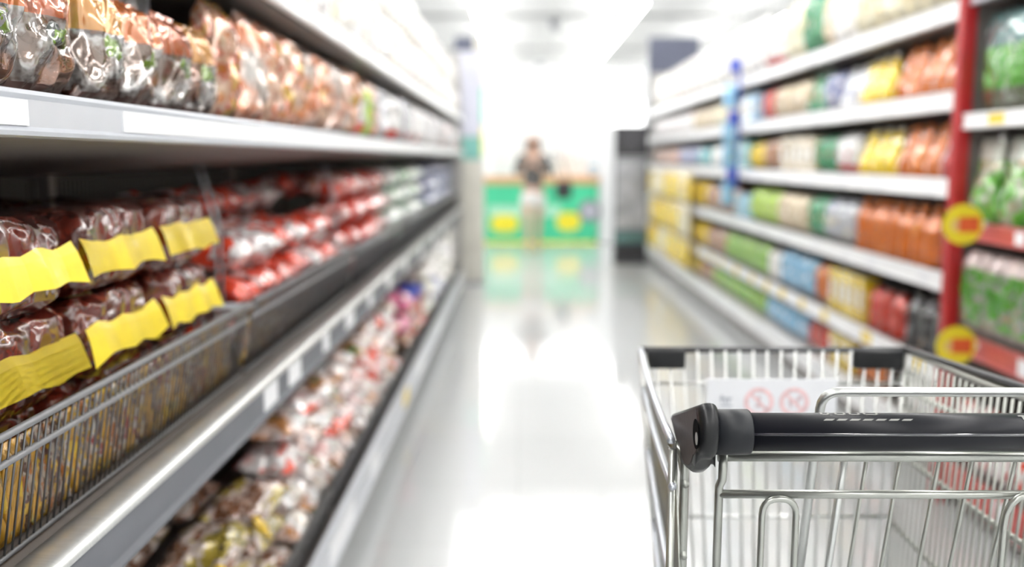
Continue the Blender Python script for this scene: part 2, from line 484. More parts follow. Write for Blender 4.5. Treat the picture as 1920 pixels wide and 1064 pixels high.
def proto(kind, mat, wd, h, d, seed=0, detail=True, cap=None, label=None, name=None):
    key = (kind, mat.name, round(wd, 3), round(h, 3), round(d, 3), seed, detail, cap.name if cap else '', label.name if label else '')
    if key in PR: return PR[key]
    if kind == 'bag':
        o = obj(name or 'snack_bag', bag_bm(wd, h, d, seed, *((28, 28) if name == 'noodle_bag' else (16, 16)), crk=0.011 if name == 'noodle_bag' else 0.006), mat)
        if detail and label:
            bm = bag_bm(wd*0.5, h*0.26, d*0.5, seed + 3, 8, 8, seal=0.02); shift(bm, (0, -d*0.27, h*0.36)); obj('printed_label', bm, label, o)
    elif kind == 'lying':
        bm = bag_bm(wd, d, h, seed, 20, 18, crk=0.008)
        bmesh.ops.rotate(bm, verts=bm.verts, cent=(0, 0, 0), matrix=Matrix.Rotation(-PI/2, 3, 'X'))
        shift(bm, (0, -d/2, -min(v.co.z for v in bm.verts))); ht = max(v.co.z for v in bm.verts); o = obj(name or 'snack_bag', bm, mat); o['_h'] = ht
    elif kind == 'pouch':
        o = obj(name or 'refill_pouch', pouch_bm(wd, h, d, seed), mat)
        if detail and cap:
            bm = B(); lathe(bm, [(0.011, 0), (0.011, 0.018), (0.008, 0.02)], 10, cx=wd*0.34, cy=0); shift(bm, (0, 0, h*0.97)); obj('spout_cap', bm, cap, o)
        if detail and label:
            bm = B(); lathe(bm, [(0.012, 0), (wd*0.26, 0.003), (wd*0.27, 0.006), (0.01, 0.012)], 16, 1, 1.0)
            bmesh.ops.rotate(bm, verts=bm.verts, cent=(0, 0, 0), matrix=Matrix.Rotation(PI/2 - 0.18, 3, 'X')); shift(bm, (0, -d*0.44, h*0.42)); obj('printed_label', bm, label, o)
    elif kind == 'bottle':
        o = obj(name or 'liquid_bottle', bottle_bm(wd, h, d), mat)
        if detail:
            bm = B(); lathe(bm, [(wd*0.18, h*0.89), (wd*0.19, h*0.90), (wd*0.18, h*0.985), (wd*0.13, h)], 14); obj('cap', bm, cap or M_cap, o)
            if label:
                bm = B(); r_ = wd/2*1.012
                lathe(bm, [(r_*0.985, h*0.16), (r_, h*0.162), (r_*0.985, h*0.3), (r_*0.945, h*0.44), (r_*0.93, h*0.442)], 18, 1.0, d/wd); obj('printed_label', bm, label, o)
    elif kind == 'box':
        bm = B(); box(bm, -wd/2, wd/2, -d/2, d/2, 0, h, bev=0.004); o = obj(name or 'carton', bm, mat, smooth=False)
        if detail:
            bm = B(); box(bm, -wd*0.36, wd*0.36, -d/2 - 0.0012, -d/2 + 0.001, h*0.3, h*0.72); obj('printed_label', bm, label or M_label, o, smooth=False)
            bm = B(); box(bm, -wd*0.48, wd*0.48, -0.006, 0.006, h - 0.001, h + 0.0015); obj('lid_seam', bm, M_label, o, smooth=False)
    elif kind == 'tub':
        bm = B(); lathe(bm, [(wd*0.44, 0), (wd*0.47, 0.01), (wd*0.5, h*0.8), (wd*0.5, h*0.86)], 18); o = obj(name or 'lidded_tub', bm, mat)
        bm = B(); lathe(bm, [(wd*0.52, h*0.84), (wd*0.53, h*0.86), (wd*0.53, h*0.98), (wd*0.5, h)], 18); obj('lid', bm, cap or M_bluepl, o)
    elif kind == 'bundle':
        o = obj(name or 'noodle_multipack', bundle_bm(wd, h, d, seed), mat)
        if detail:
            bm = flap_bm(wd*0.99, 0.022, 0.058, seed); shift(bm, (0, -d*0.48, h*0.70)); obj('yellow_flap', bm, cap or M_yband, o, smooth=False)
            rr_ = random.Random(seed)
            bm = bag_bm(wd*0.34, 0.062, 0.012, seed, 8, 8, seal=0.02)
            bmesh.ops.rotate(bm, verts=bm.verts, cent=(0, 0, 0), matrix=Matrix.Rotation(-PI/2.6, 3, 'X')); shift(bm, (wd*rr_.uniform(-.22, .22), -d*0.46, h*0.86)); obj('dark_label', bm, label, o)
    o['_used'] = 0
    if '_h' not in o.keys(): o['_h'] = h
    PR[key] = o
    return o

def place(p, loc, rotz, label, cat, group=None, tilt=(0, 0), sz=1.0):
    if p['_used'] == 0: o = p
    else: o = copy_tree(p)
    p['_used'] = 1
    o.location = loc; o.rotation_euler = (tilt[0], tilt[1], rotz); o.scale = (sz, sz, sz)
    tag(o, label, cat, group)
    return o

# wrapping films
W = (0.85, 0.85, 0.86)
def fm(key, *cols, **kw): return film(key, list(cols), **kw)
OR = (0.66, 0.17, 0.02); YE = (0.86, 0.66, 0.03); DG = (0.03, 0.20, 0.08); LI = (0.36, 0.58, 0.06); RD = (0.62, 0.04, 0.03); BE = (0.66, 0.50, 0.30)
NV = (0.06, 0.07, 0.22); LB = (0.16, 0.45, 0.75); BR = (0.24, 0.09, 0.04); BK = (0.025, 0.025, 0.03); TE = (0.05, 0.35, 0.36); PK = (0.80, 0.22, 0.36)
F_orange = fm('orange_film', OR, (0.58, 0.15, 0.02), (0.72, 0.26, 0.06), scale=4, crinkle=0.25)
F_yellow = fm('yellow_film', YE, (0.82, 0.58, 0.02), (0.88, 0.78, 0.3), scale=7, crinkle=0.25)
F_paleyel = fm('pale_yellow_film', (0.85, 0.72, 0.36), (0.85, 0.8, 0.6), (0.7, 0.5, 0.2), scale=9, crinkle=0.3)
F_whiteblue = fm('white_blue_film', W, (0.8, 0.82, 0.88), NV, scale=9, crinkle=0.3)
F_whitered = fm('white_red_film', W, (0.8, 0.8, 0.8), RD, scale=10, crinkle=0.4, bottom=RD, bf=0.25)
F_green = fm('dark_green_film', DG, (0.04, 0.28, 0.12), (0.5, 0.65, 0.55), scale=9, crinkle=0.3)
F_beige = fm('beige_film', BE, (0.74, 0.62, 0.44), (0.55, 0.36, 0.2), scale=9, crinkle=0.3)
F_red = fm('red_film', RD, (0.55, 0.05, 0.03), (0.75, 0.4, 0.35), scale=10, crinkle=0.35)
F_dkred = fm('dark_red_film', (0.28, 0.02, 0.02), (0.4, 0.03, 0.03), scale=8, crinkle=0.3)
F_ltblue = fm('light_blue_film', LB, (0.3, 0.58, 0.82), (0.7, 0.8, 0.88), scale=11, crinkle=0.3)
F_slate = fm('slate_blue_film', (0.18, 0.22, 0.36), (0.5, 0.52, 0.56), (0.7, 0.66, 0.5), scale=10, crinkle=0.3)
F_brown = fm('brown_film', BR, (0.4, 0.2, 0.1), (0.6, 0.45, 0.3), scale=10, crinkle=0.3)
F_lime = fm('lime_film', LI, (0.45, 0.66, 0.1), (0.65, 0.72, 0.4), scale=10, crinkle=0.3)
F_black = fm('black_film', BK, (0.05, 0.05, 0.05), (0.5, 0.3, 0.15), scale=10, crinkle=0.3, top=(0.5, 0.5, 0.52), tf=0.86)
F_teal = fm('teal_film', TE, (0.1, 0.45, 0.5), W, scale=10, crinkle=0.3)
F_white = fm('white_film', (0.92, 0.92, 0.93), (0.92, 0.9, 0.86), (0.82, 0.84, 0.9), scale=9, crinkle=0.4, metal=0.0)
F_pastel = fm('pastel_film', (0.92, 0.92, 0.92), (0.84, 0.74, 0.74), (0.8, 0.82, 0.7), (0.88, 0.86, 0.62), scale=8, crinkle=0.4, metal=0.0)
F_pinkw = fm('pink_white_film', (0.82, 0.62, 0.60), W, (0.75, 0.4, 0.38), scale=9, crinkle=0.4, metal=0.0)
F_navy = fm('navy_film', NV, (0.3, 0.32, 0.5), (0.8, 0.8, 0.85), scale=9, crinkle=0.3)
F_ylw2 = fm('bright_yellow_film', (0.70, 0.40, 0.04), (0.87, 0.58, 0.02), (0.88, 0.68, 0.06), (0.85, 0.78, 0.55), scale=6, crinkle=0.3, coat_ior=1.5)
F_grnylw = fm('green_yellow_film', (0.15, 0.42, 0.08), (0.3, 0.55, 0.1), (0.75, 0.65, 0.1), scale=9, crinkle=0.3, stretch=(2, 2, 0.6))
F_bigreen = fm('big_green_film', (0.05, 0.25, 0.02), (0.09, 0.34, 0.03), (0.16, 0.24, 0.10), scale=6, crinkle=0.3, top=(0.10, 0.20, 0.20), tf=0.64, bottom=(0.11, 0.13, 0.07), bf=0.24)
F_gpouch = fm('green_pouch_film', (0.06, 0.28, 0.02), (0.12, 0.36, 0.04), (0.32, 0.36, 0.26), (0.4, 0.2, 0.06), scale=11, crinkle=0.35, top=(0.5, 0.52, 0.46), tf=0.74)
F_gpack = fm('green_white_film', (0.05, 0.25, 0.02), (0.10, 0.34, 0.03), (0.30, 0.33, 0.28), (0.45, 0.3, 0.1), scale=13, crinkle=0.35, top=(0.68, 0.56, 0.55), tf=0.80, bottom=(0.4, 0.4, 0.38), bf=0.14)
F_redwhite = fm('red_white_film', (0.80, 0.5, 0.48), (0.86, 0.82, 0.82), (0.76, 0.07, 0.03), (0.72, 0.05, 0.03), scale=5, crinkle=0.8, stretch=(0.6, 1, 1))
F_redbag = fm('strawberry_film', (0.74, 0.09, 0.05), (0.66, 0.07, 0.04), (0.84, 0.62, 0.60), (0.60, 0.16, 0.05), scale=7, crinkle=0.8)
F_pink = fm('pink_film', PK, (0.78, 0.12, 0.3), W, scale=9, crinkle=0.6)
F_whgreen = fm('white_green_film', W, (0.82, 0.84, 0.82), (0.1, 0.35, 0.15), (0.45, 0.5, 0.08), scale=10, crinkle=0.4)
F_ricebag = fm('white_rice_noodle_film', (0.74, 0.66, 0.58), W, (0.80, 0.62, 0.56), (0.5, 0.22, 0.08), (0.08, 0.3, 0.12), scale=5, crinkle=0.7)
F_coffee = fm('brown_red_film', (0.10, 0.014, 0.009), (0.13, 0.02, 0.012), (0.07, 0.012, 0.008), (0.18, 0.035, 0.016), scale=7, crinkle=0.8, cr_scale=30, rough=0.25, coat_ior=1.55, metal=0.0)
F_darklab = fm('dark_label_film', (0.02, 0.035, 0.04), (0.03, 0.05, 0.05), (0.5, 0.45, 0.2), (0.45, 0.36, 0.03), scale=24, crinkle=0.8)
F_noodA = fm('orange_noodle_film', (0.74, 0.15, 0.03), (0.72, 0.24, 0.07), (0.75, 0.55, 0.42), (0.55, 0.10, 0.04), (0.6, 0.4, 0.04), scale=8, crinkle=1.0, cr_scale=30, rough=0.16, wrinkle=(1, 1, 0.4), coat_ior=2.2, soft=True, metal=0.4)
F_noodB = fm('orange_clear_film', (0.74, 0.13, 0.04), (0.74, 0.24, 0.09), (0.78, 0.58, 0.50), (0.5, 0.46, 0.43), scale=7, crinkle=1.0, cr_scale=30, rough=0.16, wrinkle=(1, 1, 0.4), coat_ior=2.2, soft=True, metal=0.4)
F_noodC = fm('amber_clear_film', (0.55, 0.28, 0.05), (0.72, 0.2, 0.08), (0.6, 0.42, 0.16), (0.5, 0.46, 0.40), scale=10, crinkle=1.0, cr_scale=30, rough=0.16, wrinkle=(1, 1, 0.4))
F_silver = fm('silver_film', (0.45, 0.46, 0.5), (0.6, 0.6, 0.64), (0.3, 0.31, 0.34), scale=12, crinkle=0.8, rough=0.2, metal=0.4)
F_stick = fm('mixed_sachet_film', (0.26, 0.09, 0.02), (0.30, 0.24, 0.19), (0.10, 0.05, 0.04), (0.42, 0.25, 0.02), (0.40, 0.37, 0.35), (0.22, 0.03, 0.02), scale=18, crinkle=0.5, coat_ior=1.5, stretch=(1, 1, 0.5))
F_brownyel = fm('brown_yellow_film', (0.50, 0.34, 0.27), (0.24, 0.10, 0.05), (0.60, 0.50, 0.46), (0.42, 0.32, 0.05), (0.08, 0.06, 0.05), stretch=(0.35, 1, 1.3), scale=7, crinkle=0.7)

# ------------------------------------------------------------------ shelving
def shelf_part(parent, loc, xf, xb, z, zbot, y0, y1, s, lipmat, lip_h, under=0.0, board=None, tags=None):
    """one shelf: board as a part, its price rail and price cards as sub-parts. s = +1 when the front looks to +x"""
    bm = B()
    pts = [(xf, y0, z), (xb, y0, z), (xb, y0, zbot - under), (xf - s*0.02, y0, zbot)]
    extrude_poly(bm, pts, (0, y1 - y0, 0)); shift(bm, [-c for c in loc])
    sh = obj('shelf', bm, board or M_shelf, parent, smooth=False)
    bm = B()
    zt = zbot + lip_h
    prof = [(xf, zbot), (xf + s*0.012, zbot + 0.002), (xf + s*0.014, zbot + 0.007), (xf + s*0.008, zbot + 0.012), (xf + s*0.008, zt - 0.010), (xf + s*0.013, zt - 0.005), (xf + s*0.010, zt), (xf - s*0.004, zt)]
    extrude_poly(bm, [(a, y0, b_) for a, b_ in prof], (0, y1 - y0, 0)); shift(bm, [-c for c in loc])
    obj('price_rail', bm, lipmat, sh, smooth=False)
    for (ya, yb, m) in (tags or []):
        bm = B(); xa, xb_ = sorted((xf + s*0.008, xf + s*0.0105))
        box(bm, xa, xb_, ya, yb, zbot + 0.013, zt - 0.011); shift(bm, [-c for c in loc]); obj('price_card', bm, m, sh, smooth=False)
    return sh

def rnd_tags(y0, y1, step, w_, mat, seed):
    rr_ = random.Random(seed); out = []; y = y0 + 0.1
    while y < y1 - 0.15:
        out.append((y, y + w_ * rr_.uniform(0.8, 1.3), mat)); y += step * rr_.uniform(0.7, 1.5)
    return out

# ---- the run with wire baskets (looks to +x)
LX, LB_, LY0, LY1 = -0.55, -1.05, -0.9, 9.2
gl = empty('gondola_shelving', (-0.8, 4.0, 0)); gloc = (-0.8, 4.0, 0)
tag(gl, 'long grey shop shelving with wire baskets and bright price rails beside the aisle', 'shelving')
bm = B(); box(bm, LB_ - 0.03, LB_, LY0, LY1, 0.0, 2.3)
shift(bm, [-c for c in gloc]); obj('back_panel', bm, M_darkback, gl, smooth=False)
bm = B()
y = LY0 + 0.01
while y < 4.2:
    box(bm, LB_, LB_ + 0.005, y, y + 0.009, 1.0, 1.25); y += 0.021
shift(bm, [-c for c in gloc]); obj('ribbed_strip', bm, plain('rib_grey', (0.08, 0.074, 0.07), 0.5), gl, smooth=False)
for yy in (LY0 + 0.02, 0.72, 2.02, 3.32, 4.62, 5.92, 7.22, LY1 - 0.05):
    bm = B(); box(bm, LB_, LB_ + 0.03, yy, yy + 0.03, 0.0, 2.3); shift(bm, [-c for c in gloc]); obj('upright', bm, M_shelfdk, gl, smooth=False)
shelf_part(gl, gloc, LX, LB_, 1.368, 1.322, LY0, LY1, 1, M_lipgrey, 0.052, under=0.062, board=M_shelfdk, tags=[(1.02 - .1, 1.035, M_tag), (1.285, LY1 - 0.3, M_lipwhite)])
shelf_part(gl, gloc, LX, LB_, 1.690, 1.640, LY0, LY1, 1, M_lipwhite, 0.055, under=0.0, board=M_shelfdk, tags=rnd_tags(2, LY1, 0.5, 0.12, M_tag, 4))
# basket deck with a rounded brushed nosing
bm = B()
extrude_poly(bm, [(LX - 0.05, LY0, 0.815), (LB_, LY0, 0.815), (LB_, LY0, 0.765), (LX - 0.05, LY0, 0.765)], (0, LY1 - LY0, 0)); shift(bm, [-c for c in gloc])
dk = obj('basket_deck', bm, M_shelfdk, gl, smooth=False)
bm = B()
extrude_poly(bm, [(LX - 0.05, LY0, 0.818), (LX - 0.012, LY0, 0.816), (LX - 0.002, LY0, 0.811), (LX, LY0, 0.802), (LX - 0.01, LY0, 0.796), (LX - 0.05, LY0, 0.796)], (0, LY1 - LY0, 0)); shift(bm, [-c for c in gloc])
obj('nosing', bm, M_brushed, dk, smooth=True)
bm = B()
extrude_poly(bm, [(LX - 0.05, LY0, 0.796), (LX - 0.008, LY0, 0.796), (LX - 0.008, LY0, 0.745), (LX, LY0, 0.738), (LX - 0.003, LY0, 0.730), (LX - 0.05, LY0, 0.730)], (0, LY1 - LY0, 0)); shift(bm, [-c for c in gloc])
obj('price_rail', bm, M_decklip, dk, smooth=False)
for ya, yb in ((1.98, 2.09), (2.20, 2.32), (2.6, 2.68), (2.95, 3.1), (3.4, 3.5), (3.9, 4.05), (4.5, 4.62), (5.2, 5.35), (6.0, 6.2), (6.8, 7.0)):
    bm = B(); box(bm, LX - 0.008, LX - 0.0055, ya, yb, 0.746, 0.795); shift(bm, [-c for c in gloc]); obj('price_card', bm, M_tag, dk, smooth=False)
# base deck
bm = B()
extrude_poly(bm, [(LX, LY0, 0.185), (LB_, LY0, 0.185), (LB_, LY0, 0.09), (LX - 0.03, LY0, 0.09)], (0, LY1 - LY0, 0)); shift(bm, [-c for c in gloc])
bd = obj('base_deck', bm, M_shelfdk, gl, smooth=False)
bm = B()
extrude_poly(bm, [(LX - 0.01, LY0, 0.215), (LX + 0.006, LY0, 0.211), (LX + 0.012, LY0, 0.200), (LX + 0.004, LY0, 0.190), (LX + 0.004, LY0, 0.112), (LX + 0.012, LY0, 0.106), (LX + 0.010, LY0, 0.094), (LX - 0.01, LY0, 0.09)], (0, LY1 - LY0, 0)); shift(bm, [-c for c in gloc])
obj('price_rail', bm, M_lipgrey, bd, smooth=False)
for ya, yb, m in ((2.55, 2.95, M_tag), (3.3, 3.5, M_tag), (4.3, 4.5, M_tagy), (4.9, 5.2, M_tag), (6.2, 6.4, M_tag)):
    bm = B(); box(bm, LX + 0.004, LX + 0.0065, ya, yb, 0.113, 0.189); shift(bm, [-c for c in gloc]); obj('price_card', bm, m, bd, smooth=False)
bm = B(); box(bm, LB_, LX - 0.07, LY0 + 0.02, LY1 - 0.02, 0.0, 0.09); shift(bm, [-c for c in gloc]); obj('kick_plate', bm, M_shelfdk, gl, smooth=False)
bm = B(); box(bm, LB_ - 0.03, LX - 0.01, LY1, LY1 + 0.03, 0.0, 2.3); shift(bm, [-c for c in gloc]); obj('end_panel', bm, M_lightback, gl, smooth=False)

def wire_basket(y0, y1, flat, label):
    r = empty('wire_basket', (-0.82, (y0 + y1)/2, 0.818)); L = r.location
    xt, xb, zt, zb = -0.586, -0.615, 0.985, 0.8245
    bm = B(); y = y0 + 0.012
    while y < y1:
        tube(bm, [(xb, y, zb), (xt, y, zt)], 0.0016, n=4); y += 0.017
    shift(bm, -L); obj('front_wires', bm, M_wire, r)
    bm = B()
    if flat:
        extrude_poly(bm, [(xt - 0.006, y0, zt - 0.03), (xt + 0.004, y0, zt - 0.03), (xt + 0.006, y0, zt), (xt - 0.004, y0, zt)], (0, y1 - y0, 0))
    else:
        tube(bm, [(xt, y0, zt), (xt, y1, zt)], 0.0052, n=8)
        tube(bm, [(xt - 0.007, y0, zt - 0.036), (xt - 0.007, y1, zt - 0.036)], 0.0046, n=8)
    shift(bm, -L); obj('top_rail', bm, plain('rail_grey', (0.22, 0.22, 0.23), 0.45, 0.3), r)
    bm = B(); tube(bm, [(xb, y0, zb), (xb, y1, zb)], 0.004, n=6); shift(bm, -L); obj('bottom_rail', bm, M_wire, r)
    for ye in (y0 + 0.006, y1 - 0.006):
        bm = B()
        tube(bm, [(-0.655, ye, zt - 0.01), (-0.655, ye, zt + 0.17), (-0.69, ye, 1.285)], 0.0026, n=6, round_=0.03)
        tube(bm, [(xt, ye, zt - 0.01), (-1.012, ye, zt - 0.01)], 0.004, n=6)
        for k in range(8):
            x = -0.66 - k*0.045
            tube(bm, [(x, ye, 0.822), (x, ye, zt - 0.01)], 0.002, n=4)
        shift(bm, -L); obj('side_divider', bm, plain('divider_wire', (0.34, 0.35, 0.37), 0.4, 0.4), r)
    tag(r, label, 'basket', 'wire baskets on the shelving')
    return r
bays = ((0.70, 2.0, False, 'wire basket of brown noodle multipacks with yellow flaps, closest to the trolley'),
        (2.03, 3.30, False, 'wire basket of red and white snack bags next to the brown multipacks'),
        (3.33, 4.60, True, 'wire basket with a flat front bar holding a tall pile of strawberry red bags'),
        (4.63, 6.30, True, 'wire basket with a flat front bar holding white and green bags'),
        (6.33, 9.15, True, 'long wire basket of navy bags at the far end of the basket shelving'))
for bb in bays: wire_basket(*bb)

def bin_fence(y0, y1, label):
    r = empty('bin_fence', (-0.585, (y0 + y1)/2, 0.187)); L = r.location
    bm = B(); y = y0 + 0.01
    while y < y1: tube(bm, [(-0.585, y, 0.188), (-0.58, y, 0.285)], 0.0016, n=4); y += 0.017
    shift(bm, -L); obj('front_wires', bm, M_wire, r)
    bm = B(); tube(bm, [(-0.58, y0, 0.286), (-0.58, y1, 0.286)], 0.005, n=8); tube(bm, [(-0.583, y0, 0.235), (-0.583, y1, 0.235)], 0.003, n=6); shift(bm, -L); obj('top_rail', bm, M_wire, r)
    tag(r, label, 'wire fence', 'low wire fences of the bottom bins')
bin_fence(0.7, 2.75, 'low grey wire fence of the bottom bin with brown and yellow packs')
bin_fence(2.78, 4.90, 'low grey wire fence of the bottom bin with red and white bags')
bin_fence(4.93, 9.1, 'low grey wire fence of the bottom bin past the pink bag')

TA = PI/2      # face +x
def jit(a): return R.uniform(-a, a)

# basket 1: multipacks with yellow flaps, stacked in layers
near_d = [proto('bundle', F_coffee, 0.275, 0.126, 0.185, s_, True, M_yband, F_darklab, name='noodle_multipack') for s_ in range(1, 5)]
for layer in range(3):
    z = 0.820 + layer*0.1345
    for i in range(4):
        y = 0.895 + i*0.302 + (0.02 if layer % 2 else 0.0)
        if y > 1.95: continue
        for row in range(2):
            if row == 1 and layer < 2: continue
            x = (-0.79, -0.745, -0.735)[layer] - 0.209*row
            place(near_d[(i + layer*2 + row) % 4], (x + jit(.003), y, z), TA + jit(.012),
                  'brown noodle multipack with yellow flap, %s row, %s layer, %s from near end' % (('front', 'rear')[row], ('lowest', 'middle', 'top')[layer], ordn(i + 1)), 'noodle pack', 'brown multipacks in the basket')
# thin sachets standing on edge just behind the front wires
sp = [proto('bag', F_stick, 0.022, 0.125, 0.012, s_, False, name='sachet') for s_ in (21, 22, 23)]
sp += [proto('bag', fm('ochre_sachet_film', (0.55, 0.36, 0.02), (0.42, 0.22, 0.02), (0.3, 0.26, 0.1), scale=16, crinkle=0.5, coat_ior=1.5), 0.022, 0.125, 0.012, s_, False, name='sachet') for s_ in (24, 25)]
k = 0; y = 0.74
while y < 1.98:
    k += 1
    place(sp[R.choice((0, 1, 2, 0, 1, 2, 3, 4)) if y > 1.2 else R.choice((0, 1, 3, 4, 3))], (-0.633, y, 0.8265), TA + jit(.2), 'thin upright sachet behind the basket wires, %s from near end' % ordn(k), 'sachet', 'sachets behind the front wires', tilt=(0, jit(.05)))
    y += 0.021
k = 0; y = 2.06
while y < 3.25:
    k += 1
    place(sp[R.choice((0, 1, 2))], (-0.633, y, 0.8265), TA + jit(.2), 'thin upright sachet behind the second basket\'s wires, %s from near end' % ordn(k), 'sachet', 'sachets behind the front wires')
    y += 0.034

def pile(films, kindname, y0, y1, xs, nl, wd, d, h, z0, step, noun, place_txt, cat, group, sag=0.10, seeds=(1, 2), yaw=0.09, tilt0=0.0):
    ps = [proto('lying', f_, wd, h, d, s_, False, name=kindname) for f_ in films for s_ in seeds]
    n_ = int((y1 - y0) / (wd * 1.04)); hh = max(p['_h'] for p in ps)
    for r_, x in enumerate(xs):
        for L_ in range(nl[r_]):
            if r_ < len(xs) - 1 and L_ < nl[r_] - 99: continue
            if r_ > 0 and L_ < nl[r_ - 1] - 1: continue      # hidden behind the row in front
            for i in range(n_):
                y = y0 + (i + 0.5) * (y1 - y0) / n_
                place(R.choice(ps), (x + jit(.015), y + jit(.01), z0 + 0.004 + L_*(hh + 0.006)), TA + jit(yaw),
                      '%s, %s, %s row, %s layer, %s from near end' % (noun, place_txt, ('front', 'second', 'rear')[r_], ('lowest', 'second', 'third', 'fourth', 'fifth', 'sixth')[L_], ordn(i + 1)),
                      cat, group, tilt=(tilt0 + jit(.03), jit(.03)))

pile([F_redwhite, F_redbag, F_redwhite], 'snack_bag', 2.10, 3.26, (-0.715, -0.90), (3, 4), 0.165, 0.16, 0.075, 0.83, 0.062, 'red and white snack bag', 'second basket', 'snack bag', 'red and white bags in the second basket', seeds=(1, 2))
pile([F_redbag, F_red], 'strawberry_bag', 3.38, 4.58, (-0.715, -0.908), (4, 4), 0.19, 0.17, 0.08, 0.83, 0.068, 'strawberry red bag', 'third basket', 'snack bag', 'red bags in the third basket')
pile([F_whgreen, F_white], 'green_white_bag', 4.70, 6.26, (-0.715, -0.908), (4, 4), 0.22, 0.18, 0.08, 0.83, 0.068, 'white and green bag', 'fourth basket', 'snack bag', 'white and green bags in the fourth basket')
pile([F_navy], 'navy_bag', 6.52, 9.05, (-0.732, -0.925), (4, 4), 0.26, 0.18, 0.08, 0.83, 0.068, 'navy bag', 'far basket', 'snack bag', 'navy bags in the far basket')

# bottom bins
pile([F_brownyel], 'noodle_pack', 1.30, 2.42, (-0.70, -0.893), (3, 5), 0.26, 0.17, 0.066, 0.195, 0.058, 'brown and yellow pack', 'bottom bin', 'snack bag', 'brown and yellow packs in the bottom bin', yaw=0.12)
for i, (x, y, z) in enumerate(((-0.60, 1.86, 0.40), (-0.60, 2.14, 0.395), (-0.60, 1.60, 0.40))):
    p = proto('bag', plain('yellow_tab_film', (0.80, 0.52, 0.02), 0.25, vary=0.1, scale=20, coat=0.4), 0.075, 0.06, 0.018, 3, False, name='yellow_sachet')
    place(p, (x, y, z), TA + 0.3, 'small yellow sachet on the brown packs, %s from near end of bottom bin' % ordn(1 + (1, 2, 0)[i]), 'sachet', 'yellow sachets on the brown packs', tilt=(-0.7, 0.2))
pile([F_redwhite, F_ricebag, F_redwhite, F_ricebag], 'rice_noodle_bag', 2.45, 4.75, (-0.695, -0.888), (4, 5), 0.19, 0.17, 0.075, 0.195, 0.066, 'red and white noodle bag', 'bottom bin', 'snack bag', 'red and white bags in the bottom bin', yaw=0.11)
pk = proto('lying', F_pink, 0.25, 0.10, 0.20, 4, False, name='snack_bag')
place(pk, (-0.67, 4.92, 0.475), TA + 0.1, 'bright pink shiny bag at the end of the red and white pile', 'snack bag', tilt=(0.1, 0.05), group='pink bags in the bottom bin')
place(pk, (-0.68, 4.92, 0.345), TA - 0.1, 'pink shiny bag lying under the top pink bag', 'snack bag', tilt=(0.0, 0.0), group='pink bags in the bottom bin')
pile([F_red, F_brown], 'brown_bag', 5.2, 6.3, (-0.69, -0.88), (1, 4), 0.2, 0.17, 0.08, 0.195, 0.068, 'red and brown bag', 'bottom bin', 'snack bag', 'red and brown bags in the bottom bin')
tb = proto('tub', F_redbag, 0.18, 0.19, 0.18, 1, True, M_bluepl, name='lidded_tub')
place(tb, (-0.69, 5.50, 0.31), TA, 'red tub with a bright blue lid on the red and brown bags', 'tub', 'blue lidded tubs')
place(tb, (-0.69, 5.80, 0.31), TA, 'red tub with blue lid, behind the first blue lidded tub', 'tub', 'blue lidded tubs')
pile([F_white, F_navy, F_white, F_pastel], 'white_bag', 6.36, 9.0, (-0.70, -0.905), (4, 5), 0.24, 0.18, 0.085, 0.195, 0.072, 'white and blue bag', 'far bottom bin', 'snack bag', 'white bags in the far bottom bin')

# shelf above the baskets: bags of noodles in two tiers, then tall orange bags
S2 = 1.370
BAGF = [film('printed_clear_bag_%s' % nm, [(0.20, 0.07, 0.03), (0.16, 0.10, 0.07), (0.55, 0.53, 0.52), (0.06, 0.04, 0.035), (0.24, 0.09, 0.04)], scale=9, rough=0.15, crinkle=1.0, cr_scale=32, wrinkle=(1, 1, 0.4), coat_ior=2.2, soft=True, metal=0.4,
        top=tc_, tf=0.60, bottom=(0.11, 0.035, 0.025), bf=0.12) for nm, tc_ in (('amber', (0.58, 0.26, 0.05)), ('orange', (0.62, 0.18, 0.05)), ('rust', (0.50, 0.13, 0.05)))]
lowp = [proto('bag', BAGF[s_ - 1], 0.138, 0.172, 0.085, s_, True, None, fm('bag_card_film', (0.03, 0.035, 0.03), (0.12, 0.2, 0.02), (0.25, 0.25, 0.26), scale=14, crinkle=0.9), name='noodle_bag') for s_ in (1, 2, 3)]
i = 0; y = 0.62
while y < 1.86:
    i += 1
    place(lowp[i % 3], (-0.618 + jit(.004), y, S2), TA + jit(.06), 'clear noodle bag with printed top, shelf above the baskets, %s from near end' % ordn(i), 'noodle bag', 'clear noodle bags above the baskets', tilt=(jit(.03), jit(.02)))
    y += 0.145
rearp = [proto('bag', f_, 0.16, 0.235, 0.09, s_, False, name='noodle_bag') for s_, f_ in ((1, F_noodC), (2, F_noodA))]
i = 0; y = 0.70
while y < 1.36:
    i += 1
    place(rearp[i % 2], (-0.74, y, S2), TA, 'amber noodle bag standing behind the clear bags, %s from near end' % ordn(i), 'noodle bag', 'amber noodle bags behind the clear bags')
    y += 0.166
cart_p = proto('box', F_silver, 0.13, 0.235, 0.12, 1, True, None, M_label, name='carton')
for k, yy in enumerate((1.47, 1.61, 1.75)):
    place(cart_p, (-0.76, yy, S2), TA, 'silver grey carton behind the clear noodle bags, %s from near end' % ordn(k + 1), 'carton', 'silver cartons behind the noodle bags')
tall = [proto('bag', f_, 0.145, 0.245, 0.10, s_, False, name='noodle_bag') for s_ in (1, 2) for f_ in (F_noodA, F_noodB)]
tall2 = [proto('bag', f_, 0.155, 0.235, 0.10, s_, False, name='noodle_bag') for s_ in (1, 2) for f_ in (F_whitered, F_silver, F_pinkw)]
i = 0; y = 1.95
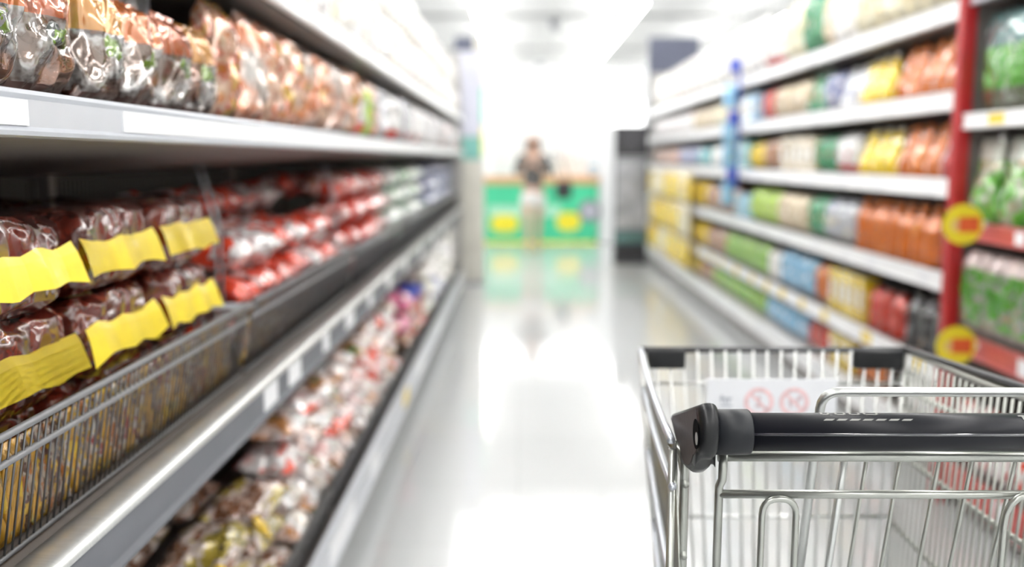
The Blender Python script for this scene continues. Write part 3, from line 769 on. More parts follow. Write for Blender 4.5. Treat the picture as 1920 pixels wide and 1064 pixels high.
while y < LY1 - 0.1:
    i += 1
    if y < 3.5: p = R.choice(tall); nm = 'tall orange noodle bag'
    elif 3.66 < y < 3.8: p = proto('bag', F_lime, 0.145, 0.22, 0.10, 1, False, name='noodle_bag'); nm = 'lime green noodle bag'
    else: p = R.choice(tall2 if y > 4 else [tall2[0], tall[1]]); nm = 'tall pale noodle bag'
    place(p, (-0.625 + jit(.006), y, S2), TA + jit(.04), '%s, shelf above the baskets, %s past the silver cartons' % (nm, ordn(i)), 'noodle bag', 'tall noodle bags above the baskets', tilt=(jit(.03), jit(.015)))
    y += 0.158
# top shelf of the same run: two tiers of pale bags
tp = [proto('bag', f_, 0.19, 0.26, 0.12, s_, False, name='snack_bag') for s_ in (1, 2) for f_ in (F_white, F_pastel, F_pinkw, F_white)]
for tier in range(2):
    i = 0; y = 1.3
    while y < LY1 - 0.1:
        i += 1
        place(R.choice(tp), (-0.64 - 0.03*tier + jit(.008), y, 1.693 + 0.263*tier), TA + jit(.05), 'pale snack bag, top shelf over the noodle bags, %s tier, %s from near end' % (('lower', 'upper')[tier], ordn(i)), 'snack bag', 'pale bags on the top shelf', tilt=(jit(.03), jit(.015)))
        y += 0.203

# ---- the white run behind the trolley (looks to -x)
RX, RB, RY0, RY1 = 1.65, 2.15, 3.45, 11.9
gr = empty('gondola_shelving', (1.9, 7.6, 0)); rloc = (1.9, 7.6, 0)
tag(gr, 'long white shop shelving with six rows of goods past the red post', 'shelving')
bm = B(); box(bm, RB, RB + 0.03, RY0, RY1, 0, 2.35); shift(bm, [-c for c in rloc]); obj('back_panel', bm, M_shelfdk, gr, smooth=False)
for yy in (4.7, 5.95, 7.2, 8.45, 9.7, 10.95, RY1 - 0.04):
    bm = B(); box(bm, RB - 0.03, RB, yy, yy + 0.03, 0, 2.35); shift(bm, [-c for c in rloc]); obj('upright', bm, M_shelf, gr, smooth=False)
rz = (1.885, 1.552, 1.222, 0.858, 0.498)
for k, z in enumerate(rz):
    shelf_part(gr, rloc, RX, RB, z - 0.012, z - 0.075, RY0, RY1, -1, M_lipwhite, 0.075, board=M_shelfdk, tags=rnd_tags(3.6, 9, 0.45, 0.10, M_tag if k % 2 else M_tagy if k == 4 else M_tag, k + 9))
shelf_part(gr, rloc, RX, RB, 0.20, 0.10, RY0, RY1, -1, M_lipwhite, 0.11, tags=rnd_tags(3.6, 9, 0.6, 0.12, M_tag, 31))
bm = B(); box(bm, RX + 0.06, RB, RY0 + 0.01, RY1 - 0.01, 0, 0.10); shift(bm, [-c for c in rloc]); obj('kick_plate', bm, M_shelf, gr, smooth=False)
bm = B(); box(bm, RX, RB + 0.03, RY1, RY1 + 0.03, 0, 2.35); shift(bm, [-c for c in rloc]); obj('end_panel', bm, M_lightback, gr, smooth=False)
# red divider panel
r = empty('divider_panel', (1.85, 3.41, 0))
bm = B(); box(bm, -0.225, 0.30, -0.014, 0.014, 0.0, 2.4, bev=0.004); obj('board', bm, M_shelfdk, r, smooth=False)
bm = B(); box(bm, -0.279, -0.225, -0.024, 0.024, 0.0, 2.4, bev=0.008); obj('front_edge', bm, M_red, r, smooth=False)
tag(r, 'tall dark red divider post between the green packs and the white shelving', 'divider')

TR = -PI/2     # face -x
M_capo = plain('orange_cap', (0.55, 0.16, 0.03), 0.35); M_capd = plain('dark_cap', (0.04, 0.035, 0.03), 0.35)
CAPS = {'orange_film': M_capo, 'dark_red_film': M_capd, 'black_film': M_capd, 'red_film': M_capd}
LABS = {'white_red_film': F_red, 'white_blue_film': F_navy, 'dark_green_film': F_beige, 'lime_film': F_paleyel, 'light_blue_film': F_white, 'slate_blue_film': F_beige, 'beige_film': F_white}
# (end of the stretch, kind, film, width, height share, words)
def stretch_row(z, avail, segs, rowtxt, group, x=RX + 0.085, y=3.52, deep=0.12, capm=None):
    i = 0; s_ = 0
    for (ye, kind, f_, wd, hs, words_) in segs:
        far = y > 6.6
        wdt = wd * (1.25 if far else 1.0)
        h = avail * hs * 0.93
        p2 = [proto(kind, f_, wdt, round(h, 3), min(deep, wdt*1.1), q, not far, CAPS.get(f_.name, M_cap) if kind in ('bottle', 'pouch') else None, LABS[f_.name] if kind in ('pouch', 'bag') and not far and f_.name in LABS else None,
                    name={'bottle': 'liquid_bottle', 'pouch': 'refill_pouch', 'box': 'carton', 'bag': 'goods_bag', 'tub': 'lidded_tub'}[kind]) for q in (1, 2)]
        while y + wdt/2 < ye:
            i += 1
            place(p2[i % 2], (x + jit(.006), y + wdt/2, z), TR + jit(.04), '%s, %s of white shelving, %s from red post' % (words_, rowtxt, ordn(i)), words_.split()[-1], group)
            y += wdt + (0.034 if kind == 'bottle' else 0.026 if kind == 'pouch' else 0.014)
        y = max(y, ye)
stretch_row(1.888, 0.42, ((4.75, 'bag', F_paleyel, 0.15, .9, 'pale yellow bag'), (5.1, 'bag', F_white, 0.15, .85, 'white bag'), (5.35, 'bag', F_beige, 0.12, .8, 'beige bag'), (5.75, 'bag', F_green, 0.16, .95, 'dark green bag'),
    (6.2, 'bag', F_paleyel, 0.17, .95, 'pale yellow bag'), (6.6, 'bag', F_whitered, 0.16, .7, 'white and red bag'), (9.0, 'bag', F_white, 0.2, 1, 'white bag'), (11.65, 'bag', F_pastel, 0.2, 1, 'pastel bag')), 'top shelf', 'goods on the top white shelf')
stretch_row(1.542, 0.262, ((4.32, 'pouch', F_orange, 0.10, .93, 'orange refill pouch'), (4.70, 'pouch', F_yellow, 0.105, .9, 'yellow refill pouch'), (4.95, 'pouch', F_whiteblue, 0.11, .85, 'white and blue refill pouch'), (5.2, 'bag', F_navy, 0.11, .9, 'navy bag'),
    (5.5, 'pouch', F_green, 0.12, .95, 'dark green refill pouch'), (6.2, 'bag', F_beige, 0.13, .9, 'beige bag'), (6.6, 'bag', F_red, 0.14, .9, 'red bag'), (7.1, 'box', F_ltblue, 0.14, .85, 'light blue carton'),
    (8.1, 'bag', F_paleyel, 0.15, .9, 'pale yellow bag'), (9.2, 'bag', F_beige, 0.15, .85, 'beige bag'), (11.65, 'bag', F_pinkw, 0.17, .9, 'pink and white bag')), 'second shelf down', 'goods on the second white shelf')
stretch_row(1.212, 0.250, ((3.78, 'pouch', F_dkred, 0.11, .95, 'dark red refill pouch'), (4.25, 'pouch', F_orange, 0.11, .93, 'orange refill pouch'), (4.72, 'pouch', F_yellow, 0.115, .92, 'yellow refill pouch'), (5.05, 'bag', F_whitered, 0.14, .92, 'white and red bag'),
    (5.35, 'bag', F_green, 0.13, .9, 'dark green bag'), (6.0, 'box', F_beige, 0.12, .9, 'beige carton'), (6.4, 'bag', F_brown, 0.13, .9, 'brown bag'), (6.8, 'bag', F_yellow, 0.12, .85, 'yellow bag'), (7.4, 'box', F_teal, 0.14, .9, 'teal carton'),
    (8.2, 'bag', F_white, 0.15, .85, 'white bag'), (8.8, 'bag', F_teal, 0.15, .8, 'teal bag'), (9.8, 'bag', F_navy, 0.15, .85, 'navy bag'), (11.65, 'bag', F_noodB, 0.17, .85, 'orange bag')), 'third shelf down', 'goods on the third white shelf')
stretch_row(0.848, 0.285, ((3.70, 'bottle', F_dkred, 0.095, .97, 'dark red bottle'), (4.72, 'bottle', F_orange, 0.096, .97, 'orange bottle'), (5.15, 'bag', F_slate, 0.13, .9, 'slate blue bag'), (5.5, 'bag', F_green, 0.13, .9, 'dark green bag'),
    (6.0, 'bag', F_beige, 0.13, .88, 'beige bag'), (6.75, 'bag', F_lime, 0.13, .9, 'lime green bag'), (7.2, 'box', F_ltblue, 0.15, .7, 'light blue carton'), (8.4, 'bag', F_brown, 0.15, .85, 'brown bag'), (11.65, 'bag', F_ylw2, 0.17, .9, 'bright yellow bag')), 'fourth shelf down', 'goods on the fourth white shelf')
stretch_row(0.488, 0.275, ((3.64, 'bottle', F_white, 0.095, .95, 'white bottle'), (4.10, 'bottle', F_black, 0.10, .95, 'black bottle'), (4.5, 'bottle', F_red, 0.095, .9, 'red bottle'), (5.0, 'box', F_yellow, 0.09, .9, 'yellow carton'),
    (5.3, 'bag', F_orange, 0.11, .9, 'orange bag'), (5.95, 'bag', F_ltblue, 0.15, .95, 'light blue bag'), (6.3, 'bag', F_white, 0.13, .85, 'white bag'), (7.5, 'bag', F_grnylw, 0.14, .9, 'green and yellow bag'), (8.3, 'bag', F_brown, 0.15, .85, 'brown bag'), (11.65, 'bag', F_ylw2, 0.17, .9, 'bright yellow bag')), 'fifth shelf down', 'goods on the fifth white shelf')
stretch_row(0.212, 0.205, ((3.95, 'bag', F_pinkw, 0.13, .9, 'pink and white bag'), (4.2, 'bottle', F_black, 0.10, .95, 'black bottle'), (4.6, 'bag', F_orange, 0.11, .92, 'orange bag'), (4.95, 'box', F_yellow, 0.1, .9, 'yellow carton'), (5.4, 'bag', F_red, 0.12, .9, 'red bag'),
    (6.25, 'bag', F_ltblue, 0.13, .95, 'light blue bag'), (7.9, 'bag', F_grnylw, 0.14, .95, 'green and yellow bag'), (8.6, 'bag', F_brown, 0.15, .9, 'brown bag'), (11.65, 'bag', F_ylw2, 0.17, .95, 'bright yellow bag')), 'bottom shelf', 'goods on the bottom white shelf')

# ---- the nearer unit with green packs (looks to -x)
NX, NY0, NY1 = 1.60, 1.9, 3.38
gn = empty('gondola_shelving', (1.86, 2.64, 0)); nloc = (1.86, 2.64, 0)
tag(gn, 'shelving unit of green packs with red price rails in front of the red post', 'shelving')
bm = B(); box(bm, 2.12, 2.15, NY0, NY1, 0, 2.35); shift(bm, [-c for c in nloc]); obj('back_panel', bm, M_darkback, gn, smooth=False)
for yy in (NY0, NY1 - 0.03):
    bm = B(); box(bm, 2.09, 2.12, yy, yy + 0.03, 0, 2.35); shift(bm, [-c for c in nloc]); obj('upright', bm, M_shelf, gn, smooth=False)
shelf_part(gn, nloc, NX, 2.12, 1.88, 1.83, NY0, NY1, -1, M_lipgrey, 0.055, board=M_shelfdk)
shelf_part(gn, nloc, NX, 2.12, 1.448, 1.400, NY0, NY1, -1, M_lipwhite, 0.056, board=M_shelfdk, tags=[(3.10, 3.20, M_tagy)])
shelf_part(gn, nloc, NX, 2.12, 1.068, 1.010, NY0, NY1, -1, M_redlip, 0.066, board=M_shelfdk, tags=rnd_tags(1.9, 3.3, 0.3, 0.07, M_tag, 3))
shelf_part(gn, nloc, NX, 2.12, 0.670, 0.600, NY0, NY1, -1, M_redlip, 0.078, board=M_shelfdk, tags=rnd_tags(1.9, 3.3, 0.3, 0.07, M_tag, 5))
shelf_part(gn, nloc, NX, 2.12, 0.175, 0.080, NY0, NY1, -1, M_redlip, 0.105, board=M_shelfdk, tags=rnd_tags(1.9, 3.3, 0.35, 0.1, M_tag, 7))
bm = B(); box(bm, NX + 0.05, 2.12, NY0 + .01, NY1 - .01, 0, 0.08); shift(bm, [-c for c in nloc]); obj('kick_plate', bm, M_shelf, gn, smooth=False)
def unit_row(f_, kind, wd, h, d, z, txt, y0=3.372, gap=0.012, name='goods_bag', lab=None):
    y = y0; i = 0
    ps = [proto(kind, f_, wd, h, d, q, True, M_cap, lab, name=name) for q in (1, 2)]
    while y - wd > NY0:
        i += 1
        place(ps[i % 2], (NX + 0.006 + d/2, y - wd/2, z), TR + jit(.03), '%s beside the red post, %s from it' % (txt, ordn(i)), 'bag', 'green packs in front of the red post')
        y -= wd + gap
unit_row(F_bigreen, 'bag', 0.44, 0.345, 0.09, 1.450, 'large teal and green bag, upper shelf')
unit_row(F_gpouch, 'pouch', 0.17, 0.30, 0.11, 1.070, 'green refill pouch, middle shelf', name='refill_pouch', gap=0.035)
unit_row(F_gpack, 'bag', 0.085, 0.30, 0.07, 0.673, 'narrow green pack with pale top, lower shelf', gap=0.006)
unit_row(F_redwhite, 'bag', 0.13, 0.24, 0.09, 0.186, 'red and white bag, bottom shelf')

# round price flags on the red post
for k, (x, z) in enumerate(((1.505, 1.076), (1.508, 0.658))):
    r = empty('price_flag', (x, 3.15, z))
    bm = B(); disc(bm, (0, 0, 0), 0.0685, n=36, th=0.003); obj('disc', bm, M_yflag, r, smooth=False)
    bm = B(); box(bm, -0.016, 0.054, -0.002, 0.0, -0.026, 0.026, bev=0.0008); obj('printed_patch', bm, M_rflag, r, smooth=False)
    bm = B(); disc(bm, (-0.022, -0.001, -0.002), 0.020, n=20, th=0.001); obj('pale_spot', bm, plain('pale_spot', (0.72, 0.5, 0.2), 0.5), r, smooth=False)
    bm = B(); box(bm, 0.0, 0.078, 0.003, 0.010, -0.012, 0.012); obj('clip', bm, M_cap, r, smooth=False)
    tag(r, ('round yellow price flag with red patch, the upper one beside the red post', 'round yellow price flag with red patch, the lower one beside the red post')[k], 'price flag', 'round yellow price flags')

# blue clip strip hanging across the white shelving
r = empty('clip_strip', (1.618, 6.95, 1.06))
bm = B(); box(bm, -0.012, 0.012, -0.001, 0.001, 0.0, 0.95); obj('strip', bm, M_bluepl, r, smooth=False)
for z in (0.06, 0.48, 0.85):
    bm = B(); box(bm, -0.088, -0.004, -0.075, -0.060, z, z + 0.10, bev=0.006); box(bm, -0.02, -0.004, -0.060, 0.0, z + 0.08, z + 0.095); obj('blue_clip', bm, M_bluepl, r)
tag(r, 'dark blue hanging clip strip down the front of the white shelving', 'clip strip')
pp = proto('bag', F_ltblue, 0.10, 0.17, 0.03, 5, False, name='hanging_packet')
for k, z in enumerate((0.95, 1.215, 1.395, 1.66)):
    place(pp, (1.545, 6.915, z), 0, 'light blue packet hanging on the dark blue clip strip, %s from the bottom' % ordn(k + 1), 'packet', 'packets on the clip strip')

hang = [proto('bag', f_, 0.20, 0.29, 0.06, q, False, name='hanging_bag') for q, f_ in ((1, F_ylw2), (2, F_ylw2), (3, F_yellow), (4, F_paleyel))]
for i in range(10):
    y = 8.72 + i*0.27
    r = empty('clip_strip', (1.622, y, 0.22))
    bm = B(); box(bm, -0.002, 0.002, -0.02, 0.02, 0.0, 0.98); obj('strip', bm, M_cap, r, smooth=False)
    tag(r, 'white clip strip of yellow bags before the far white shelving, %s from the camera' % ordn(i + 1), 'clip strip', 'clip strips of yellow bags')
    for j in range(3):
        place(hang[R.randrange(4)], (1.585, y, 0.25 + 0.31*j), TR + jit(.05), 'yellow bag hanging on a clip strip, %s row, %s from the camera' % (('low', 'middle', 'high')[j], ordn(i + 1)), 'bag', 'yellow bags hanging at the far end')
# ------------------------------------------------------------------ far end
# end boards of the basket run
r = empty('end_banner', (-0.50, 9.55, 0))
bm = B(); box(bm, -0.14, 0.15, -0.02, 0.02, 0.0, 2.50); obj('board', bm, plain('beige_board', (0.62, 0.60, 0.54), 0.5, vary=0.12, scale=4), r, smooth=False)
for nm, z0, z1, m, x0, x1 in (('header', 2.36, 2.50, M_navy, -0.14, 0.05), ('lavender_panel', 1.52, 2.35, M_lav, -0.14, 0.12), ('teal_panel', 1.28, 1.51, M_teal, -0.14, 0.12), ('green_strip', 1.65, 2.0, M_green, 0.12, 0.15), ('yellow_strip', 1.32, 1.6, M_ysign, 0.12, 0.15)):
    bm = B(); box(bm, x0, x1, -0.025, -0.02, z0, z1); obj(nm, bm, m, r, smooth=False)
bm = B(); box(bm, -0.14, 0.15, -0.06, 0.06, 0.0, 0.03); obj('foot_plate', bm, M_grey, r, smooth=False)
tag(r, 'tall lavender and teal end banner standing past the basket shelving', 'banner')
r = empty('header_board', (1.98, 12.3, 0))
bm = B(); box(bm, -0.30, 0.35, -0.03, 0.03, 0.0, 2.84, bev=0.005); obj('board', bm, M_navy, r, smooth=False)
bm = B(); box(bm, -0.34, 0.39, -0.08, 0.08, 0.0, 0.04); obj('foot_plate', bm, M_grey, r, smooth=False)
tag(r, 'tall dark blue grey board standing past the end of the white shelving', 'board')
# black display stand
r = empty('display_stand', (1.38, 11.5, 0))
bm = B(); box(bm, -0.20, 0.20, -0.10, 0.10, 0.0, 0.22, bev=0.01); obj('base', bm, M_blackboard, r, smooth=False)
bm = B(); box(bm, -0.20, 0.20, -0.04, 0.04, 0.22, 1.30, bev=0.006); bd_ = obj('poster_board', bm, M_blackboard, r, smooth=False)
bm = B(); box(bm, -0.185, 0.185, -0.0425, -0.04, 0.42, 1.28); obj('poster', bm, M_poster, bd_, smooth=False)
bm = B(); box(bm, -0.185, 0.185, -0.0425, -0.04, 0.25, 0.40); obj('teal_footer', bm, plain('dark_teal_card', (0.10, 0.20, 0.20), 0.5, vary=0.3, scale=12), bd_, smooth=False)
bm = B(); box(bm, -0.20, 0.20, -0.05, 0.05, 1.31, 1.69, bev=0.006); hb = obj('black_sign', bm, M_blackboard, r, smooth=False)
for k in range(6):
    bm = B(); wv = (0.10, 0.13, 0.12, 0.14, 0.11, 0.08)[k]; box(bm, -wv, wv, -0.0515, -0.05, 1.63 - 0.05*k, 1.645 - 0.05*k); obj('print_line', bm, plain('dim_print', (0.12, 0.12, 0.13), 0.5), hb, smooth=False)
tag(r, 'black display stand with a grey poster at the end of the white shelving', 'display stand')
# green counter
r = empty('service_counter', (0.34, 14.1, 0))
bm = B(); box(bm, -0.86, 0.86, 0.0, 0.6, 0.04, 0.90, bev=0.01); obj('front', bm, M_green, r, smooth=False)
bm = B(); box(bm, -0.88, 0.88, -0.02, 0.62, 0.90, 1.02, bev=0.012); obj('counter_top', bm, M_wood, r, smooth=False)
bm = B(); box(bm, -0.85, 0.85, 0.01, 0.59, 0.0, 0.04); obj('plinth', bm, M_ysign, r, smooth=False)
bm = B(); box(bm, -0.80, 0.30, -0.006, 0.0, 0.42, 0.58); obj('pale_stripe', bm, M_mint, r, smooth=False)
for cx, cz, rx_, rz_ in ((-0.55, 0.31, 0.21, 0.135), (0.42, 0.34, 0.18, 0.14)):
    pts = [(cx + rx_*math.copysign(abs(math.cos(a))**0.7, math.cos(a)), -0.012, cz + rz_*math.copysign(abs(math.sin(a))**0.7, math.sin(a))) for a in [2*PI*k/28 for k in range(28)]]
    bm = B(); extrude_poly(bm, pts, (0, 0.012, 0)); obj('yellow_bubble', bm, M_ysign, r, smooth=False)
bm = B(); ring(bm, (0.74, -0.012, 0.50), 0.08, 0.17, 0.012); obj('round_emblem', bm, M_grey, r, smooth=False)
bm = B(); disc(bm, (0.74, -0.008, 0.50), 0.08, th=0.008); obj('emblem_centre', bm, M_lav, r, smooth=False)
tag(r, 'green service counter with yellow bubbles and a wooden top across the aisle end', 'counter')
# white pillar and backlit partition
bm = B(); box(bm, 1.22, 1.50, 14.15, 14.45, 0.0, 1.78, bev=0.02); tag(obj('pillar_stand', bm, M_white, smooth=False), 'white square pillar stand beside the green counter', 'pillar')
r = empty('kiosk_partition', (0.75, 15.3, 0))
bm = B(); box(bm, -1.25, 1.30, 0.0, 0.12, 0.0, 2.25, bev=0.01); obj('partition', bm, M_white, r, smooth=False)
bm = B(); box(bm, -1.22, 1.27, -0.03, 0.0, 1.78, 2.22, bev=0.008); obj('light_panel', bm, M_box, r, smooth=False)
tag(r, 'white kiosk partition with a bright backlit panel behind the green counter', 'partition')
for k, (x, wd_, h_, m) in enumerate(((0.72, 0.26, 0.36, F_pastel), (0.98, 0.2, 0.30, F_pinkw), (1.16, 0.14, 0.18, F_ltblue))):
    p = proto('box', m, wd_, h_, 0.12, 7, True, None, M_label, name='carton')
    place(p, (x, 14.45, 1.021), 0, ('pastel carton standing on the counter', 'pale pink carton standing on the counter', 'small light blue carton on the counter beside the pillar')[k], 'carton')

# ------------------------------------------------------------------ the person walking towards us
def skin_mesh(name, verts, edges, mat, parent=None, sub=2, root=0):
    """verts: (x, y, z, rx, ry). grown into one continuous surface"""
    me = bpy.data.meshes.new(name); me.from_pydata([v[:3] for v in verts], edges, [])
    o = bpy.data.objects.new(name, me); C.objects.link(o)
    m = o.modifiers.new('skin', 'SKIN'); m.use_smooth_shade = True
    for i, v in enumerate(verts):
        sv = me.skin_vertices[0].data[i]; sv.radius = (v[3], v[4] if len(v) > 4 else v[3]); sv.use_root = (i == root)
    s_ = o.modifiers.new('sub', 'SUBSURF'); s_.levels = sub; s_.render_levels = sub
    dg = bpy.context.evaluated_depsgraph_get()
    me2 = bpy.data.meshes.new_from_object(o.evaluated_get(dg))
    o.modifiers.clear(); o.data = me2; me2.name = name
    me2.materials.clear(); me2.materials.append(mat)
    for p in me2.polygons: p.use_smooth = True
    if parent is not None: o.parent = parent
    return o
PX, PY = 0.20, 12.8
per = empty('person', (PX, PY, 0))
V = []; Eg = []
def add(v, frm=None):
    V.append(v); i = len(V) - 1
    if frm is not None: Eg.append((frm, i))
    return i
pel = add((0, 0, 0.86, 0.125, 0.10)); wst = add((0.0, 0, 1.02, 0.105, 0.085), pel); chs = add((0, 0, 1.20, 0.13, 0.10), wst); shl = add((0, 0.01, 1.32, 0.11, 0.075), chs)
nck = add((0, 0.0, 1.40, 0.045), shl); hd0 = add((0, -0.015, 1.47, 0.066, 0.075), nck); hd1 = add((0, -0.015, 1.545, 0.075, 0.088), hd0); hd2 = add((0, -0.01, 1.605, 0.055, 0.065), hd1)
for s in (-1, 1):
    sh_ = add((s*0.155, 0.01, 1.30, 0.05), shl)
    el = add((s*0.235, 0.0, 1.08, 0.037), sh_)
    wr = add((s*0.075 - 0.02, -0.20, 1.17, 0.024), el)
    ha = add((s*0.045 - 0.02, -0.235, 1.205, 0.030, 0.018), wr)
    for q, (dx, dz, L_) in enumerate(((-0.024, 0.02, 0.05), (-0.010, 0.03, 0.056), (0.004, 0.032, 0.052), (0.018, 0.026, 0.042))):
        f1 = add((s*0.035 - 0.02 + dx*0.6, -0.262, 1.215 + dz*0.5, 0.0095), ha); add((s*0.02 - 0.02 + dx*0.5, -0.27 + 0.004*q, 1.215 + dz*0.5 + L_*0.6, 0.008), f1)
    t1 = add((s*0.02 - 0.02, -0.225, 1.225, 0.010), ha); add((s*0.008 - 0.02, -0.235, 1.255, 0.008), t1)
    hp = add((s*0.085, 0, 0.80, 0.095, 0.09), pel)
    dy = -0.10 if s < 0 else 0.12
    kn = add((s*0.08, dy*0.7 - 0.02, 0.47, 0.055), hp)
    cf = add((s*0.075, dy + 0.02, 0.33, 0.052), kn)
    an = add((s*0.07, dy + (0.03 if s < 0 else 0.06), 0.09, 0.033), cf)
    ft = add((s*0.072, dy - 0.10, 0.035, 0.034, 0.03), an)
bd_ = skin_mesh('body', V, Eg, M_skin, per)
# face
bm = B()
for s in (-1, 1): bmesh.ops.create_uvsphere(bm, u_segments=10, v_segments=8, radius=0.013, matrix=Matrix.Translation((s*0.03, -0.094, 1.535)))
obj('eye', bm, M_hair, bd_)
bm = B(); extrude_poly(bm, [(0, -0.098, 1.53), (-0.014, -0.094, 1.50), (0, -0.115, 1.498), (0.014, -0.094, 1.50)], (0, 0.02, 0)); obj('nose', bm, M_skin, bd_)
bm = B(); tube(bm, [(-0.022, -0.088, 1.468), (0, -0.096, 1.466), (0.022, -0.088, 1.468)], 0.006, n=6); obj('mouth', bm, plain('lips', (0.5, 0.15, 0.14), 0.5), bd_)
skin_mesh('hair', [(0, 0.02, 1.60, 0.085, 0.09), (0, 0.045, 1.52, 0.092, 0.07), (0, 0.06, 1.40, 0.085, 0.05), (0, 0.06, 1.28, 0.07, 0.035), (0.075, 0.0, 1.50, 0.022, 0.04), (-0.075, 0.0, 1.50, 0.022, 0.04), (0.085, 0.0, 1.36, 0.02, 0.03), (-0.085, 0.0, 1.36, 0.02, 0.03)], [(0, 1), (1, 2), (2, 3), (1, 4), (1, 5), (4, 6), (5, 7)], M_hair, per)
skin_mesh('top', [(0, 0, 0.86, 0.165, 0.135), (0, 0, 1.04, 0.135, 0.11), (0, 0, 1.20, 0.155, 0.122), (0, 0.01, 1.315, 0.13, 0.09), (-0.16, 0.01, 1.30, 0.066), (0.16, 0.01, 1.30, 0.066), (-0.236, 0.0, 1.09, 0.055), (0.236, 0.0, 1.09, 0.055), (-0.13, -0.14, 1.14, 0.042), (0.10, -0.14, 1.14, 0.042)],
          [(0, 1), (1, 2), (2, 3), (3, 4), (3, 5), (4, 6), (5, 7), (6, 8), (7, 9)], M_top, per)
skin_mesh('shorts', [(0, 0, 0.90, 0.15, 0.125), (0, 0, 0.84, 0.165, 0.135), (-0.09, -0.02, 0.76, 0.115, 0.11), (0.09, 0.01, 0.76, 0.115, 0.11), (-0.09, -0.04, 0.62, 0.115, 0.105), (0.09, 0.05, 0.62, 0.115, 0.105)], [(0, 1), (1, 2), (1, 3), (2, 4), (3, 5)], M_short, per)
for s in (-1, 1):
    dy = -0.10 if s < 0 else 0.12
    skin_mesh('shoe', [(s*0.07, dy + (0.05 if s < 0 else 0.08), 0.05, 0.042), (s*0.071, dy - 0.04, 0.04, 0.044, 0.035), (s*0.074, dy - 0.13, 0.03, 0.038, 0.026)], [(0, 1), (1, 2)], M_shoe, per)
tag(per, 'person in dark grey top and white shorts walking toward us in the aisle', 'person')
r = empty('shoulder_bag', (PX + 0.42, PY + 0.02, 0.74))
bm = B(); box(bm, -0.11, 0.11, -0.06, 0.06, 0.0, 0.24, bev=0.03); obj('bag_body', bm, M_bag, r)
bm = B(); tube(bm, [(-0.08, 0, 0.22), (-0.16, 0, 0.55), (-0.15, 0.0, 0.66), (-0.03, 0.0, 0.55), (0.08, 0, 0.22)], 0.010, n=6, round_=0.05); obj('strap', bm, M_bag, r)
tag(r, 'black shoulder bag hanging at the side of the person in white shorts', 'bag')

# ------------------------------------------------------------------ the shopping trolley
CX0 = 0.475
tr = empty('shopping_trolley', (CX0, 1.35, 0)); TL = tr.location
def tp_(name, bm, mat, parent=None, smooth=True): return obj(name, shift(bm, -TL), mat, parent or tr, smooth)
HY, HZ, HR = 1.0, 0.9985, 0.0212
xl, xr_ = 0.250, 0.700
bm = B(); tube(bm, [(xl, HY, HZ), (xr_, HY, HZ)], HR, n=48)
hb = tp_('handle_bar', bm, M_handle)
bm = B()
for ang, rr_ in ((0.16, 0.0017), (2.2, 0.0006)):
    y_ = HY - math.cos(ang)*HR; z_ = HZ + math.sin(ang)*HR; tube(bm, [(xl, y_, z_), (xr_, y_, z_)], rr_, n=8)
tp_('grip_ridge', bm, plain('glossy_grip_ridge', (0.03, 0.03, 0.04), 0.12, spec=1.0, coat=1.0), hb)
# pale worn print on the upper face of the bar
def on_bar(bm, x0, x1, a0, a1, slant=0.0, n=4):
    g = []
    for j in range(n + 1):
        a = a0 + (a1 - a0)*j/n; off = slant*j/n
        g.append([bm.verts.new((x + off, HY - math.cos(a)*(HR + 0.0004), HZ + math.sin(a)*(HR + 0.0004))) for x in (x0, x1)])
    for j in range(n): bm.faces.new((g[j][0], g[j][1], g[j+1][1], g[j+1][0]))
bm = B()
for k in range(7): on_bar(bm, 0.333 + 0.0142*k, 0.343 + 0.0142*k, 0.90, 1.02, 0.0035)
tp_('print_dashes', bm, M_print, hb)
bm = B()
for k, wd_ in enumerate((0.010, 0.012, 0.012, 0.016)):
    x0 = 0.333 + 0.0158*k
    on_bar(bm, x0 + 0.002, x0 + wd_ - 0.002, 1.34, 1.42); on_bar(bm, x0, x0 + 0.0025, 1.40, 1.75); on_bar(bm, x0 + wd_ - 0.0025, x0 + wd_, 1.40, 1.75); on_bar(bm, x0, x0 + wd_, 1.75, 1.82)
on_bar(bm, 0.548, 0.558, 1.22, 1.34); on_bar(bm, 0.5515, 0.5545, 0.98, 1.22)
tp_('print_letters', bm, M_print, hb)
